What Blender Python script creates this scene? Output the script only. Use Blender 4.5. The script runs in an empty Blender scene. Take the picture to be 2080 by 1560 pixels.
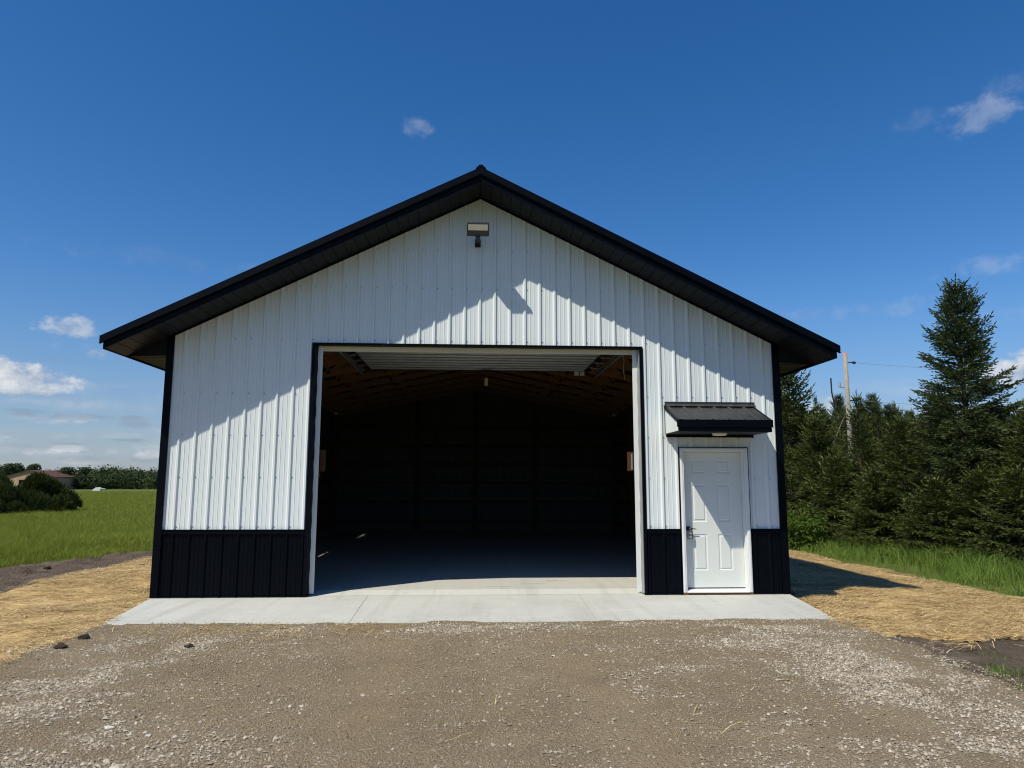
import bpy, math, random
import numpy as np
from mathutils import Matrix, Vector
random.seed(7)
RNG = np.random.default_rng(11)
sc = bpy.context.scene
COL = sc.collection

# ------------------------------------------------------------------ camera
CAM = np.array([4.2381, -10.5618, 1.6261]); YAW, PITCH, ROLL, FPX = 0.05393, 0.13734, 0.00206, 1442.0
def cam_axes():
    f = np.array([math.sin(YAW)*math.cos(PITCH), math.cos(YAW)*math.cos(PITCH), math.sin(PITCH)])
    r = np.array([math.cos(YAW), -math.sin(YAW), 0.0]); u = np.cross(r, f)
    c, s = math.cos(ROLL), math.sin(ROLL)
    return r*c + u*s, -r*s + u*c, f
CR, CU, CF = cam_axes()
cd = bpy.data.cameras.new('camera'); cam = bpy.data.objects.new('camera', cd); COL.objects.link(cam)
cd.sensor_fit = 'HORIZONTAL'; cd.sensor_width = 36.0; cd.lens = 36.0*FPX/2080.0
cd.clip_start = 0.05; cd.clip_end = 9000.0
cam.matrix_world = Matrix(((CR[0], CU[0], -CF[0], CAM[0]), (CR[1], CU[1], -CF[1], CAM[1]), (CR[2], CU[2], -CF[2], CAM[2]), (0, 0, 0, 1)))
sc.camera = cam
def look(px, py):
    d = CF + CR*(px-1040)/FPX - CU*(py-780)/FPX
    return d/np.linalg.norm(d)
def spot(px, depth):                       # ground position seen in a given direction at a given distance ahead
    a = YAW + math.atan((px-1040)/FPX)
    t = depth/math.cos(a-YAW)
    return CAM[0]+math.sin(a)*t, CAM[1]+math.cos(a)*t

# ------------------------------------------------------------------ sun, sky, exposure
SUNV = np.array([0.572, 0.477, -1.0]); SUNV /= np.linalg.norm(SUNV)
EL = math.asin(-SUNV[2]); AZ = math.atan2(-SUNV[0], -SUNV[1])
sl = bpy.data.lights.new('sun', 'SUN'); sl.energy = 4.7; sl.angle = math.radians(0.53); sl.color = (1.0, 0.955, 0.79)
so = bpy.data.objects.new('sun', sl); COL.objects.link(so); so.location = (-20, -20, 40)
so.rotation_euler = Vector(SUNV).to_track_quat('-Z', 'Y').to_euler()
sc.view_settings.view_transform = 'Standard'; sc.view_settings.look = 'None'
sc.view_settings.gamma = 1.0; sc.view_settings.exposure = 0.2; sc.view_settings.use_curve_mapping = False
sc.render.engine = 'CYCLES'
sc.cycles.use_denoising = True; sc.cycles.denoising_prefilter = 'ACCURATE'; sc.cycles.filter_width = 1.1
sc.cycles.max_bounces = 8; sc.cycles.diffuse_bounces = 4; sc.cycles.transparent_max_bounces = 8
sc.cycles.caustics_reflective = False; sc.cycles.caustics_refractive = False

world = bpy.data.worlds.new('World'); sc.world = world; world.use_nodes = True
class NT:
    def __init__(s, tree): s.t = tree; s.n = tree.nodes; s.l = tree.links
    def new(s, ty, **k):
        n = s.n.new(ty)
        for a, b in k.items(): setattr(n, a, b)
        return n
    def put(s, inp, v):
        if isinstance(v, bpy.types.NodeSocket): s.l.new(v, inp)
        elif v is not None: inp.default_value = v
    def math(s, op, a, b=None, c=None, clamp=False):
        n = s.new('ShaderNodeMath', operation=op); n.use_clamp = clamp
        s.put(n.inputs[0], a)
        if b is not None: s.put(n.inputs[1], b)
        if c is not None: s.put(n.inputs[2], c)
        return n.outputs[0]
    def dot(s, v, d):
        n = s.new('ShaderNodeVectorMath', operation='DOT_PRODUCT'); s.put(n.inputs[0], v); n.inputs[1].default_value = tuple(d); return n.outputs['Value']
    def noise(s, vec, scale, detail=4, rough=.55, dist=0.0, dim='3D'):
        n = s.new('ShaderNodeTexNoise', noise_dimensions=dim)
        if vec is not None: s.put(n.inputs['Vector'], vec)
        n.inputs['Scale'].default_value = scale; n.inputs['Detail'].default_value = detail
        n.inputs['Roughness'].default_value = rough; n.inputs['Distortion'].default_value = dist
        return n.outputs['Fac']
    def scale(s, vec, sc3):
        n = s.new('ShaderNodeMapping'); s.put(n.inputs['Vector'], vec); n.inputs['Scale'].default_value = sc3; return n.outputs[0]
    def ramp(s, fac, stops, interp='LINEAR'):
        n = s.new('ShaderNodeValToRGB'); s.put(n.inputs[0], fac); cr = n.color_ramp; cr.interpolation = interp
        while len(cr.elements) < len(stops): cr.elements.new(.5)
        for e, (p, c) in zip(cr.elements, stops):
            e.position = p; e.color = (*c, 1) if not isinstance(c, (int, float)) else (c, c, c, 1)
        return n.outputs[0]
    def mix(s, fac, a, b, mode='MIX'):
        n = s.new('ShaderNodeMix', data_type='RGBA', blend_type=mode)
        s.put(n.inputs['Factor'], fac); s.put(n.inputs['A'], (*a, 1) if isinstance(a, tuple) else a); s.put(n.inputs['B'], (*b, 1) if isinstance(b, tuple) else b)
        return n.outputs['Result']
    def sstep(s, v, lo, hi):
        n = s.new('ShaderNodeMapRange', interpolation_type='SMOOTHSTEP'); s.put(n.inputs[0], v)
        n.inputs[1].default_value = lo; n.inputs[2].default_value = hi; return n.outputs[0]

def build_world():
    w = NT(world.node_tree); w.n.clear()
    sky = w.new('ShaderNodeTexSky', sky_type='NISHITA'); sky.sun_disc = False
    sky.sun_elevation = EL; sky.sun_rotation = AZ % (2*math.pi)
    sky.altitude = 300; sky.air_density = 1.0; sky.dust_density = 0.4; sky.ozone_density = 2.2
    hs = w.new('ShaderNodeHueSaturation'); hs.inputs['Saturation'].default_value = SKY_SAT; hs.inputs['Value'].default_value = 1.0
    w.l.new(sky.outputs[0], hs.inputs['Color'])
    d = w.new('ShaderNodeTexCoord').outputs['Generated']
    sep = w.new('ShaderNodeSeparateXYZ'); w.l.new(d, sep.inputs[0]); z = sep.outputs[2]
    n1 = w.noise(w.scale(d, (1, 1, 1.5)), 22, 8, .6)
    n2 = w.noise(w.scale(d, (1, 1, 1.2)), 60, 6, .6)
    nn = w.math('ADD', w.math('MULTIPLY', n1, 1.5), w.math('MULTIPLY', n2, .7))      # ~1.1 mean
    total = None
    # px, py, half width, half height (pixels), density, edge, flat bottom
    blobs = [(150, 672, 62, 34, .60, 1), (165, 706, 55, 16, .35, 0), (35, 775, 105, 42, .82, 1), (-60, 752, 120, 50, .9, 1), (222, 717, 60, 16, .5, 0),
             (845, 260, 36, 22, .20, 0), (1988, 236, 84, 40, .25, 2), (2070, 165, 60, 40, .10, 0), (1880, 240, 60, 20, .07, 0),
             (1682, 826, 52, 22, .5, 1), (2060, 762, 62, 34, .75, 1), (2150, 745, 90, 60, .8, 1),
             (2060, 535, 170, 26, .16, 0), (1790, 625, 190, 20, .12, 0), (2030, 645, 130, 18, .08, 0), (300, 520, 250, 26, .05, 0),
             (160, 852, 46, 12, .42, 1), (60, 846, 110, 13, .16, 0), (250, 858, 110, 15, .16, 0), (40, 918, 60, 11, .42, 1),
             (145, 912, 42, 9, .62, 1), (100, 925, 70, 12, .35, 0), (222, 916, 45, 10, .4, 1), (303, 925, 34, 14, .7, 1), (210, 785, 60, 12, .1, 0),
             (-200, 880, 140, 30, .5, 1), (2300, 860, 160, 40, .6, 1)]
    for px, py, a, b, den, fb in blobs:
        c = look(px, py); r = np.cross(c, [0, 0, 1]); r /= np.linalg.norm(r); u = np.cross(r, c)
        k = FPX*1.0/np.dot(c, CF)
        X = w.math('MULTIPLY', w.dot(d, r), k/a/np.dot(c, CF)*np.dot(c, CF)); Y = w.math('MULTIPLY', w.dot(d, u), k/b)
        front = w.math('GREATER_THAN', w.dot(d, c), .8)
        if fb == 1:
            neg = w.math('MULTIPLY', w.math('MINIMUM', Y, 0.0), 1.5)
            Y = w.math('ADD', w.math('MAXIMUM', Y, 0.0), neg)
        r2 = w.math('ADD', w.math('MULTIPLY', X, X), w.math('MULTIPLY', Y, Y))
        e = w.math('SUBTRACT', w.math('MULTIPLY_ADD', nn, (3.0, 2.2, 1.5)[fb], (-2.3, -1.42, -.75)[fb]), r2)
        m = w.sstep(e, .0, .9 if fb else 1.8)
        m = w.math('MULTIPLY', w.math('MULTIPLY', m, front), den)
        total = m if total is None else w.math('ADD', w.math('MULTIPLY', total, w.math('SUBTRACT', 1.0, m)), m)
    # thin grey blue streaks under the brighter clouds
    dk = None
    for px, py, a, b, den in [(150, 846, 170, 10, .50), (60, 836, 110, 7, .4), (260, 862, 80, 11, .45), (20, 880, 40, 6, .35), (255, 894, 60, 5, .4), (130, 901, 90, 5, .3), (60, 905, 90, 8, .3),
                             (210, 788, 60, 6, .08), (230, 932, 190, 9, .3), (100, 726, 60, 10, .12), (50, 800, 120, 7, .2), (1700, 640, 200, 6, .1)]:
        c = look(px, py); rr_ = np.cross(c, [0, 0, 1]); rr_ /= np.linalg.norm(rr_); u = np.cross(rr_, c); k = FPX/np.dot(c, CF)
        X = w.math('MULTIPLY', w.dot(d, rr_), k/a); Y = w.math('MULTIPLY', w.dot(d, u), k/b)
        r2 = w.math('ADD', w.math('MULTIPLY', X, X), w.math('MULTIPLY', Y, Y))
        m = w.math('MULTIPLY', w.math('MULTIPLY', w.sstep(w.math('SUBTRACT', w.math('MULTIPLY_ADD', nn, 3.2, -2.6), r2), .0, 1.4), w.math('GREATER_THAN', w.dot(d, c), .8)), den)
        dk = m if dk is None else w.math('MAXIMUM', dk, m)
    # low band of distant fair-weather clouds all round the horizon
    nb = w.noise(w.scale(d, (1, 1, 5.5)), 9, 8, .6)
    band = w.math('MULTIPLY', w.sstep(z, .0, .03), w.math('SUBTRACT', 1.0, w.sstep(z, .06, .15)))
    mb = w.math('MULTIPLY', w.math('MULTIPLY', w.sstep(nb, .42, .72), band), .45)
    total = w.math('ADD', w.math('MULTIPLY', total, w.math('SUBTRACT', 1.0, mb)), mb)
    hz = w.math('SUBTRACT', 1.0, w.sstep(z, -.02, .27))
    skyb = w.mix(1.0, hs.outputs[0], SKY_TINT, 'MULTIPLY')
    skyc = w.mix(w.math('MULTIPLY', hz, .6), skyb, HZ_COL)
    ccol = w.mix(w.sstep(nn, .8, 1.5), CL_LO, CL_HI)
    col = w.mix(dk, w.mix(total, skyc, ccol), (1.75, 2.35, 3.25))
    bg = w.new('ShaderNodeBackground'); w.l.new(col, bg.inputs[0]); bg.inputs[1].default_value = SKY_STR
    out = w.new('ShaderNodeOutputWorld'); w.l.new(bg.outputs[0], out.inputs[0])
SKY_SAT, SKY_STR, SKY_TINT = 1.36, 0.097, (1.0, .985, 1.09)
HZ_COL = (1.52, 2.28, 3.72); CL_LO = (3.4, 3.95, 4.9); CL_HI = (6.9, 7.1, 7.4)
build_world()

# ------------------------------------------------------------------ material helpers
def mat(name, color, rough=.5, spec=.5, metal=0.0, build=None):
    m = bpy.data.materials.new(name); m.use_nodes = True
    t = NT(m.node_tree); b = t.n['Principled BSDF']
    b.inputs['Base Color'].default_value = (*color, 1); b.inputs['Roughness'].default_value = rough
    b.inputs['Specular IOR Level'].default_value = spec; b.inputs['Metallic'].default_value = metal
    if build: build(t, b)
    return m
def coord(t, kind='Object'): return t.new('ShaderNodeTexCoord').outputs[kind]
def wpos(t): return t.new('ShaderNodeNewGeometry').outputs['Position']
def bump(t, b, h, strength=.3, dist=.01):
    n = t.new('ShaderNodeBump'); n.inputs['Strength'].default_value = strength; n.inputs['Distance'].default_value = dist
    t.put(n.inputs['Height'], h); t.l.new(n.outputs[0], b.inputs['Normal']); return n
def attr(t, name='tint'):
    n = t.new('ShaderNodeAttribute'); n.attribute_name = name; return n
def steel(c1, c2, r, str_=.06):
    def f(t, b):
        p = wpos(t)
        n = t.noise(t.scale(p, (1.5, 1.5, .35)), 3, 5, .6)
        t.put(b.inputs['Base Color'], t.ramp(n, [(.3, c1), (.7, c2)]))
        t.put(b.inputs['Roughness'], t.math('MULTIPLY_ADD', t.noise(p, 6, 4), .18, r))
        bump(t, b, t.noise(t.scale(p, (1, 1, .5)), 1.6, 2), str_, .02)
    return f
M = {}
M['white'] = mat('white_steel', (.7,)*3, .35, .4, 0, steel((.645, .68, .69), (.665, .70, .71), 0.30, .06))
M['black'] = mat('black_steel', (.012,)*3, .4, .08, 0, steel((.0007, .0014, .0036), (.0011, .0022, .0052), .36, .03))
M['inner'] = mat('dimmed_steel_backing', (.2,)*3, .6, .2, 0, steel((.075, .08, .08), (.10, .10, .10), .5))  # backs of the white sheets; dimness of the inside painted into the grey
M['sheen_charcoal'] = mat('sheen_charcoal_steel', (.02,)*3, .4, .5, 0, steel((.014, .015, .017), (.024, .025, .027), .38))  # black awning roof paled, sun sheen put into the colour; screws share it
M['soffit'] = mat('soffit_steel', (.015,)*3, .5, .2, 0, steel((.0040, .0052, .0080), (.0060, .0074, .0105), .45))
M['dark'] = mat('dark_gap', (.004,)*3, .8, .1)
def _vinyl(t, b):
    n = t.noise(wpos(t), 4, 5); t.put(b.inputs['Base Color'], t.ramp(n, [(.3, (.66, .67, .67)), (.7, (.71, .71, .705))]))
M['vinyl'] = mat('white_vinyl', (.7,)*3, .45, .4, 0, _vinyl)
def _door(t, b):
    p = wpos(t); n = t.noise(p, 3, 4); t.put(b.inputs['Base Color'], t.ramp(n, [(.3, (.62, .64, .615)), (.7, (.645, .66, .635))]))
    bump(t, b, t.noise(t.scale(p, (40, 40, 2)), 3, 4), .03, .004)
M['door'] = mat('door_paint', (.7,)*3, .38, .4, 0, _door)
M['grey'] = mat('grey_galvanised', (.33, .34, .34), .45, .5, .4, steel((.26, .27, .27), (.36, .37, .37), .4))
def _conc(c1, c2):
    def f(t, b):
        p = wpos(t)
        n = t.noise(p, .9, 8, .62, .4); fine = t.noise(p, 60, 4, .7); brush = t.noise(t.scale(p, (1.2, 14, 1)), 5, 5, .6)
        c = t.ramp(n, [(.28, c1), (.68, c2)])
        c = t.mix(.42, c, t.ramp(brush, [(.25, (.33, .32, .30)), (.75, (.58, .58, .55))]))
        tr = t.noise(t.scale(p, (2.6, .22, 1)), 1.4, 5, .6); c = t.mix(t.math('MULTIPLY', t.sstep(tr, .48, .72), .38), c, (.27, .255, .23))
        dr = t.noise(t.scale(p, (.5, 5, 1)), 1.1, 6, .65, .6); c = t.mix(t.math('MULTIPLY', t.sstep(dr, .55, .75), .35), c, (.62, .61, .58))
        c = t.mix(.18, c, t.ramp(fine, [(.3, .2), (.7, .6)]))
        st = t.noise(p, 3.1, 6, .7, 1.2); c = t.mix(t.math('MULTIPLY', t.sstep(st, .63, .74), .45), c, (.20, .185, .165))
        t.put(b.inputs['Base Color'], c); t.put(b.inputs['Roughness'], .82)
        bump(t, b, t.math('ADD', t.math('MULTIPLY', brush, .5), fine), .12, .004)
    return f
M['concrete'] = mat('apron_concrete', (.4,)*3, .8, .3, 0, _conc((.385, .385, .352), (.52, .52, .485)))
def _floor(t, b):
    _conc((.37, .35, .305), (.43, .405, .36))(t, b)
    p = wpos(t); c = b.inputs['Base Color'].links[0].from_socket; n = t.noise(p, 9, 4)
    for cx, cy, rx, ry in ((3.98, 1.62, .11, .10), (3.72, 1.60, .05, .05), (3.25, 1.25, .2, .05), (5.2, 1.05, .22, .05), (5.6, 1.35, .25, .05), (4.6, .7, .3, .04)):
        mp = t.new('ShaderNodeVectorMath', operation='SUBTRACT'); t.l.new(p, mp.inputs[0]); mp.inputs[1].default_value = (cx, cy, .03)
        m2 = t.new('ShaderNodeVectorMath', operation='MULTIPLY'); t.l.new(mp.outputs[0], m2.inputs[0]); m2.inputs[1].default_value = (1/rx, 1/ry, 0)
        ln = t.new('ShaderNodeVectorMath', operation='LENGTH'); t.l.new(m2.outputs[0], ln.inputs[0])
        e = t.math('SUBTRACT', t.math('MULTIPLY', n, 1.9), ln.outputs['Value'])
        c = t.mix(t.math('MULTIPLY', t.sstep(e, 0, .35), .75 if rx < .15 else .3), c, (.10, .085, .07))
    t.put(b.inputs['Base Color'], c)
M['floor'] = mat('floor_concrete', (.4,)*3, .75, .12, 0, _floor)
M['lip'] = mat('lip_concrete', (.5,)*3, .8, .3, 0, _conc((.52, .515, .475), (.60, .59, .55)))
def _wood(t, b):
    p = wpos(t); n = t.noise(t.scale(p, (3, 3, 3)), 4, 5, .6, .8); g = t.noise(t.scale(p, (.8, 20, 20)), 4, 4)
    r = t.new('ShaderNodeObjectInfo').outputs['Random']
    c = t.ramp(t.math('MULTIPLY_ADD', n, .7, t.math('MULTIPLY', r, .3)), [(.25, (.19, .095, .036)), (.75, (.33, .175, .07))])
    t.put(b.inputs['Base Color'], t.mix(t.math('MULTIPLY', g, .4), c, (.17, .085, .04)))
M['wood'] = mat('lumber', (.4, .22, .1), .75, .2, 0, _wood)
M['brownstrip'] = mat('treated_sill', (.16, .085, .035), .8, .2)
def _lens(t, b): t.put(b.inputs['Base Color'], t.ramp(t.noise(wpos(t), 30, 2), [(.3, (.62, .60, .54)), (.7, (.7, .68, .62))]))
M['bounce_vinyl'] = mat('vinyl_warm_bounce', (.62, .56, .43), .5, .3)  # white head jamb vinyl, warm bounce off the concrete put into its colour
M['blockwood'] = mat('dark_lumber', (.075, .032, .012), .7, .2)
M['dim_lumber'] = mat('dim_framing_lumber', (.075, .055, .03), .85, .15)  # post and girt lumber, darkened: interior gloom is put into the colour
M['lens'] = mat('lamp_lens', (.7, .68, .6), .3, .5, 0, _lens)
M['tag'] = mat('paper_tag', (.5, .42, .25), .7)
M['rope'] = mat('rope', (.4, .36, .3), .8)
M['rubber'] = mat('black_plastic', (.01, .01, .012), .4)

def _tintmat(name, ramp, rough=.8, spec=.2, noise_amt=.3, nscale=9, trans=0):
    def f(t, b):
        a = attr(t).outputs['Fac']
        n = t.noise(wpos(t), nscale, 3)
        v = t.math('ADD', t.math('MULTIPLY', a, 1-noise_amt), t.math('MULTIPLY', n, noise_amt))
        c = t.ramp(v, ramp); t.put(b.inputs['Base Color'], c)
        if trans:
            tr = t.new('ShaderNodeBsdfTranslucent'); t.l.new(c, tr.inputs[0])
            mx = t.new('ShaderNodeMixShader'); mx.inputs[0].default_value = trans
            t.l.new(b.outputs[0], mx.inputs[1]); t.l.new(tr.outputs[0], mx.inputs[2])
            t.l.new(mx.outputs[0], t.n['Material Output'].inputs[0])
    return mat(name, (.2,)*3, rough, spec, 0, f)
M['stone'] = _tintmat('limestone_chips', [(0, (.12, .090, .060)), (.35, (.25, .20, .145)), (.7, (.38, .335, .275)), (1, (.58, .54, .48))], .85, .2, .25, 40)
M['straw'] = _tintmat('straw', [(0, (.10, .062, .025)), (.35, (.38, .25, .105)), (.7, (.64, .46, .215)), (1, (.88, .73, .46))], .7, .25, .2, 5)
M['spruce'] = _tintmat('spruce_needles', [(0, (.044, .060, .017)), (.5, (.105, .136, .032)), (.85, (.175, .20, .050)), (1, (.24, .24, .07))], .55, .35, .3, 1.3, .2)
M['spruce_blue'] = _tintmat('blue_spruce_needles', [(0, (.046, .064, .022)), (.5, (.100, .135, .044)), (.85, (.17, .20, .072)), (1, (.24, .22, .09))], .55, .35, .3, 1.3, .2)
M['leaf'] = _tintmat('broad_leaves', [(0, (.018, .032, .012)), (.5, (.040, .064, .020)), (1, (.085, .115, .034))], .7, .2, .5, .06, .15)
M['grass'] = _tintmat('verge_grass', [(0, (.065, .115, .018)), (.5, (.135, .215, .034)), (.9, (.21, .29, .055)), (1, (.36, .34, .13))], .6, .3, .3, .8, .3)
M['field'] = _tintmat('field_grass', [(0, (.12, .155, .020)), (.5, (.205, .245, .034)), (.9, (.29, .31, .052)), (1, (.44, .37, .14))], .7, .2, .35, .25, .3)
M['bark'] = mat('bark', (.09, .06, .045), .9, .1)
def _pole(t, b):
    p = coord(t); n = t.noise(t.scale(p, (8, 8, .6)), 4, 5); z = t.new('ShaderNodeSeparateXYZ'); t.l.new(p, z.inputs[0])
    c = t.ramp(n, [(.25, (.17, .15, .125)), (.75, (.38, .355, .32))]); t.put(b.inputs['Base Color'], t.mix(t.sstep(z.outputs[2], 8.62, 8.68), c, (.42, .20, .13)))
M['pole'] = mat('weathered_pole', (.4,)*3, .9, .1, 0, _pole)
M['clod'] = mat('dark_soil_clod', (.055, .045, .037), .95, .1, 0, lambda t, b: bump(t, b, t.noise(wpos(t), 60, 5), .8, .02))

# ------------------------------------------------------------------ mesh helpers
class MB:
    def __init__(s): s.v = []; s.f = []; s.m = []
    def quad(s, pts, mi=0):
        i = len(s.v); s.v += [tuple(p) for p in pts]; s.f.append(tuple(range(i, i+len(pts)))); s.m.append(mi)
    def box(s, a, b, mi=0):
        x0, y0, z0 = a; x1, y1, z1 = b; i = len(s.v)
        s.v += [(x0, y0, z0), (x1, y0, z0), (x1, y1, z0), (x0, y1, z0), (x0, y0, z1), (x1, y0, z1), (x1, y1, z1), (x0, y1, z1)]
        for f in ((3, 2, 1, 0), (4, 5, 6, 7), (0, 1, 5, 4), (1, 2, 6, 5), (2, 3, 7, 6), (3, 0, 4, 7)):
            s.f.append(tuple(i+k for k in f)); s.m.append(mi)
    def prism(s, poly, y0, y1, mi=0):       # polygon in the xz plane swept along y
        i = len(s.v); n = len(poly)
        s.v += [(x, y0, z) for x, z in poly] + [(x, y1, z) for x, z in poly]
        s.f.append(tuple(i+k for k in range(n))); s.f.append(tuple(i+n+k for k in reversed(range(n)))); s.m += [mi, mi]
        for k in range(n): s.f.append((i+(k+1) % n, i+k, i+n+k, i+n+(k+1) % n)); s.m.append(mi)
    def prismx(s, poly, x0, x1, mi=0):      # polygon in the yz plane swept along x
        i = len(s.v); n = len(poly)
        s.v += [(x0, y, z) for y, z in poly] + [(x1, y, z) for y, z in poly]
        s.f.append(tuple(i+k for k in range(n))); s.f.append(tuple(i+n+k for k in reversed(range(n)))); s.m += [mi, mi]
        for k in range(n): s.f.append((i+(k+1) % n, i+k, i+n+k, i+n+(k+1) % n)); s.m.append(mi)
    def tube(s, pts, rad, n=8, mi=0, cap=True):
        pts = [Vector(p) for p in pts]; rad = rad if isinstance(rad, (list, tuple)) else [rad]*len(pts)
        i0 = len(s.v); ref = None
        for k, p in enumerate(pts):
            d = (pts[min(k+1, len(pts)-1)]-pts[max(k-1, 0)]).normalized()
            a = d.cross(Vector((0, 0, 1)) if abs(d.z) < .9 else Vector((1, 0, 0))).normalized()
            if ref is not None:
                a = (ref - d*ref.dot(d)).normalized()
            ref = a; bb = d.cross(a)
            for j in range(n):
                t = 2*math.pi*j/n; s.v.append(tuple(p+(a*math.cos(t)+bb*math.sin(t))*rad[k]))
        for k in range(len(pts)-1):
            for j in range(n):
                a0 = i0+k*n+j; a1 = i0+k*n+(j+1) % n; s.f.append((a0, a1, a1+n, a0+n)); s.m.append(mi)
        if cap:
            s.f.append(tuple(i0+j for j in reversed(range(n)))); s.f.append(tuple(i0+(len(pts)-1)*n+j for j in range(n))); s.m += [mi, mi]
    def mesh(s, name, mats):
        me = bpy.data.meshes.new(name); me.from_pydata(s.v, [], s.f)
        for m in (mats if isinstance(mats, (list, tuple)) else [mats]): me.materials.append(m)
        if any(s.m): me.polygons.foreach_set('material_index', s.m)
        me.update(); return me
    def build(s, name, mats, parent=None, smooth=False, bev=0):
        o = bpy.data.objects.new(name, s.mesh(name, mats)); COL.objects.link(o)
        if parent: o.parent = parent
        if bev:
            md = o.modifiers.new('bevel', 'BEVEL'); md.width = bev; md.segments = 2; md.limit_method = 'ANGLE'
        if smooth: o.data.polygons.foreach_set('use_smooth', [True]*len(o.data.polygons))
        return o
def tag(o, label=None, cat=None, group=None, kind=None):
    if label: o['label'] = label
    if cat: o['category'] = cat
    if group: o['group'] = group
    if kind: o['kind'] = kind
    return o
def empty(name, loc=(0, 0, 0), rz=0):
    o = bpy.data.objects.new(name, None); COL.objects.link(o); o.location = loc; o.rotation_euler = (0, 0, rz); o.empty_display_size = .3; return o
def npmesh(name, V, F, m, tint=None, smooth=False):      # V (n,3), F (k,3|4)
    me = bpy.data.meshes.new(name); k = F.shape[1]
    me.vertices.add(len(V)); me.vertices.foreach_set('co', np.ascontiguousarray(V, dtype=np.float32).ravel())
    me.loops.add(F.size); me.loops.foreach_set('vertex_index', np.ascontiguousarray(F, dtype=np.int32).ravel())
    me.polygons.add(len(F)); me.polygons.foreach_set('loop_start', np.arange(0, F.size, k, dtype=np.int32))
    if smooth: me.polygons.foreach_set('use_smooth', np.ones(len(F), dtype=bool))
    if tint is not None:
        a = me.attributes.new('tint', 'FLOAT', 'POINT'); a.data.foreach_set('value', np.ascontiguousarray(tint, dtype=np.float32))
    me.materials.append(m); me.update(calc_edges=True); me.validate(); return me
def link(name, me, parent=None):
    o = bpy.data.objects.new(name, me); COL.objects.link(o)
    if parent: o.parent = parent
    return o

# ------------------------------------------------------------------ noise in python
_T = np.random.default_rng(3).random((256, 256))
def vnoise(x, y):
    xi = np.floor(x).astype(int); yi = np.floor(y).astype(int); fx = x-xi; fy = y-yi
    fx = fx*fx*(3-2*fx); fy = fy*fy*(3-2*fy)
    g = lambda i, j: _T[(xi+i) & 255, (yi+j) & 255]
    return (g(0, 0)*(1-fx)+g(1, 0)*fx)*(1-fy)+(g(0, 1)*(1-fx)+g(1, 1)*fx)*fy
def fbm(x, y, s=1.0, o=4):
    x = np.asarray(x, float)*s+17.3; y = np.asarray(y, float)*s+5.1; r = 0; a = .5; t = 0
    for _ in range(o): r = r+a*vnoise(x, y); t += a; a *= .5; x = x*2.03+11; y = y*2.03+7
    return r/t
def sm(v, a, b): t = np.clip((v-a)/(b-a), 0, 1); return t*t*(3-2*t)

# ------------------------------------------------------------------ ground
def height(x, y):
    x = np.asarray(x, float); y = np.asarray(y, float)
    D = np.hypot(x-CAM[0], y-CAM[1])
    h = -.13-.0043*np.clip(D-20, 0, 380)
    h = h + .062*sm(-y, .6, 1.6)*sm(-np.abs(x-4.3), -5.6, -4.3)          # gravel drive lies nearly flush with the apron
    h = h + (fbm(x, y, .35, 3)-.5)*.10*sm(D, 9, 16)*(1-sm(D, 60, 120))
    h = h + (fbm(x, y, 1.4, 3)-.5)*.03
    # road embankment to the right, beyond the trees
    dep = (x-CAM[0])*CF[0]/math.cos(PITCH)+(y-CAM[1])*CF[1]/math.cos(PITCH)
    lat = (x-CAM[0])*CR[0]+(y-CAM[1])*CR[1]
    h = h + (1.08+.2*sm(D, 50, 90))*sm(dep, 30, 44)*sm(lat, 4, 12)
    # soft bed under the barn
    inb = sm(-np.abs(x-4.31), -4.75, -4.45)*sm(y, -.1, .1)*sm(-y, -13.6, -13.2)
    return h - .12*inb
def dirt_line(x, y):         # > 0 in the field on the left (beyond the dirt strip)
    return (-(x+3.9)*3.0+(y-8.3)*1.7)/3.45
def sheet(name, m, x0, x1, y0, y1, step, off, keep, kind='structure', attrs=None, relief=0, rs=8.0):
    nx = int((x1-x0)/step)+1; ny = int((y1-y0)/step)+1
    X, Y = np.meshgrid(np.linspace(x0, x1, nx), np.linspace(y0, y1, ny)); X = X.ravel(); Y = Y.ravel()
    Z = height(X, Y)+off
    k = keep(X, Y)                       # signed distance like value, > 0 inside
    if relief: Z = Z+(fbm(X, Y, rs, 4)-.5)*relief
    Z = Z-np.clip(.06-k, 0, .10)*.55
    idx = np.arange(nx*ny).reshape(ny, nx)
    q = np.stack([idx[:-1, :-1], idx[:-1, 1:], idx[1:, 1:], idx[1:, :-1]], -1).reshape(-1, 4)
    q = q[(k[q] > -.06).all(1)]
    used = np.unique(q); mp = np.zeros(nx*ny, int); mp[used] = np.arange(len(used))
    V = np.stack([X, Y, Z], 1)[used]
    t = attrs(X, Y)[used] if attrs else None
    o = link(name, npmesh(name, V, mp[q], m, t, True)); tag(o, kind=kind); return o

# base sheet out to the horizon
def _ground(t, b):
    p = wpos(t)
    n = t.noise(p, .09, 6, .6); n2 = t.noise(p, 2.5, 5, .65); n3 = t.noise(t.scale(p, (1, .25, 1)), .5, 4)
    c = t.ramp(t.math('ADD', t.math('MULTIPLY', n, .6), t.math('MULTIPLY', n2, .4)), [(.3, (.070, .090, .022)), (.5, (.095, .112, .030)), (.7, (.125, .135, .044))])
    c = t.mix(t.math('MULTIPLY', t.sstep(n3, .55, .75), .35), c, (.16, .15, .045))
    t.put(b.inputs['Base Color'], c); t.put(b.inputs['Roughness'], .95)
    bump(t, b, n2, .5, .08)
M['ground'] = mat('meadow_ground', (.08, .1, .02), .95, .1, 0, _ground)
def _axis(c, lo, hi):
    a = list(np.arange(lo, hi+.01, .5)); st = .5
    while a[-1] < 4000: st *= 1.22; a.append(a[-1]+st)
    st = .5
    while a[0] > -4000: st *= 1.22; a.insert(0, a[0]-st)
    return np.array(a)
ax_x = _axis(0, -12, 24); ax_y = _axis(0, -12, 24)
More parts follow.
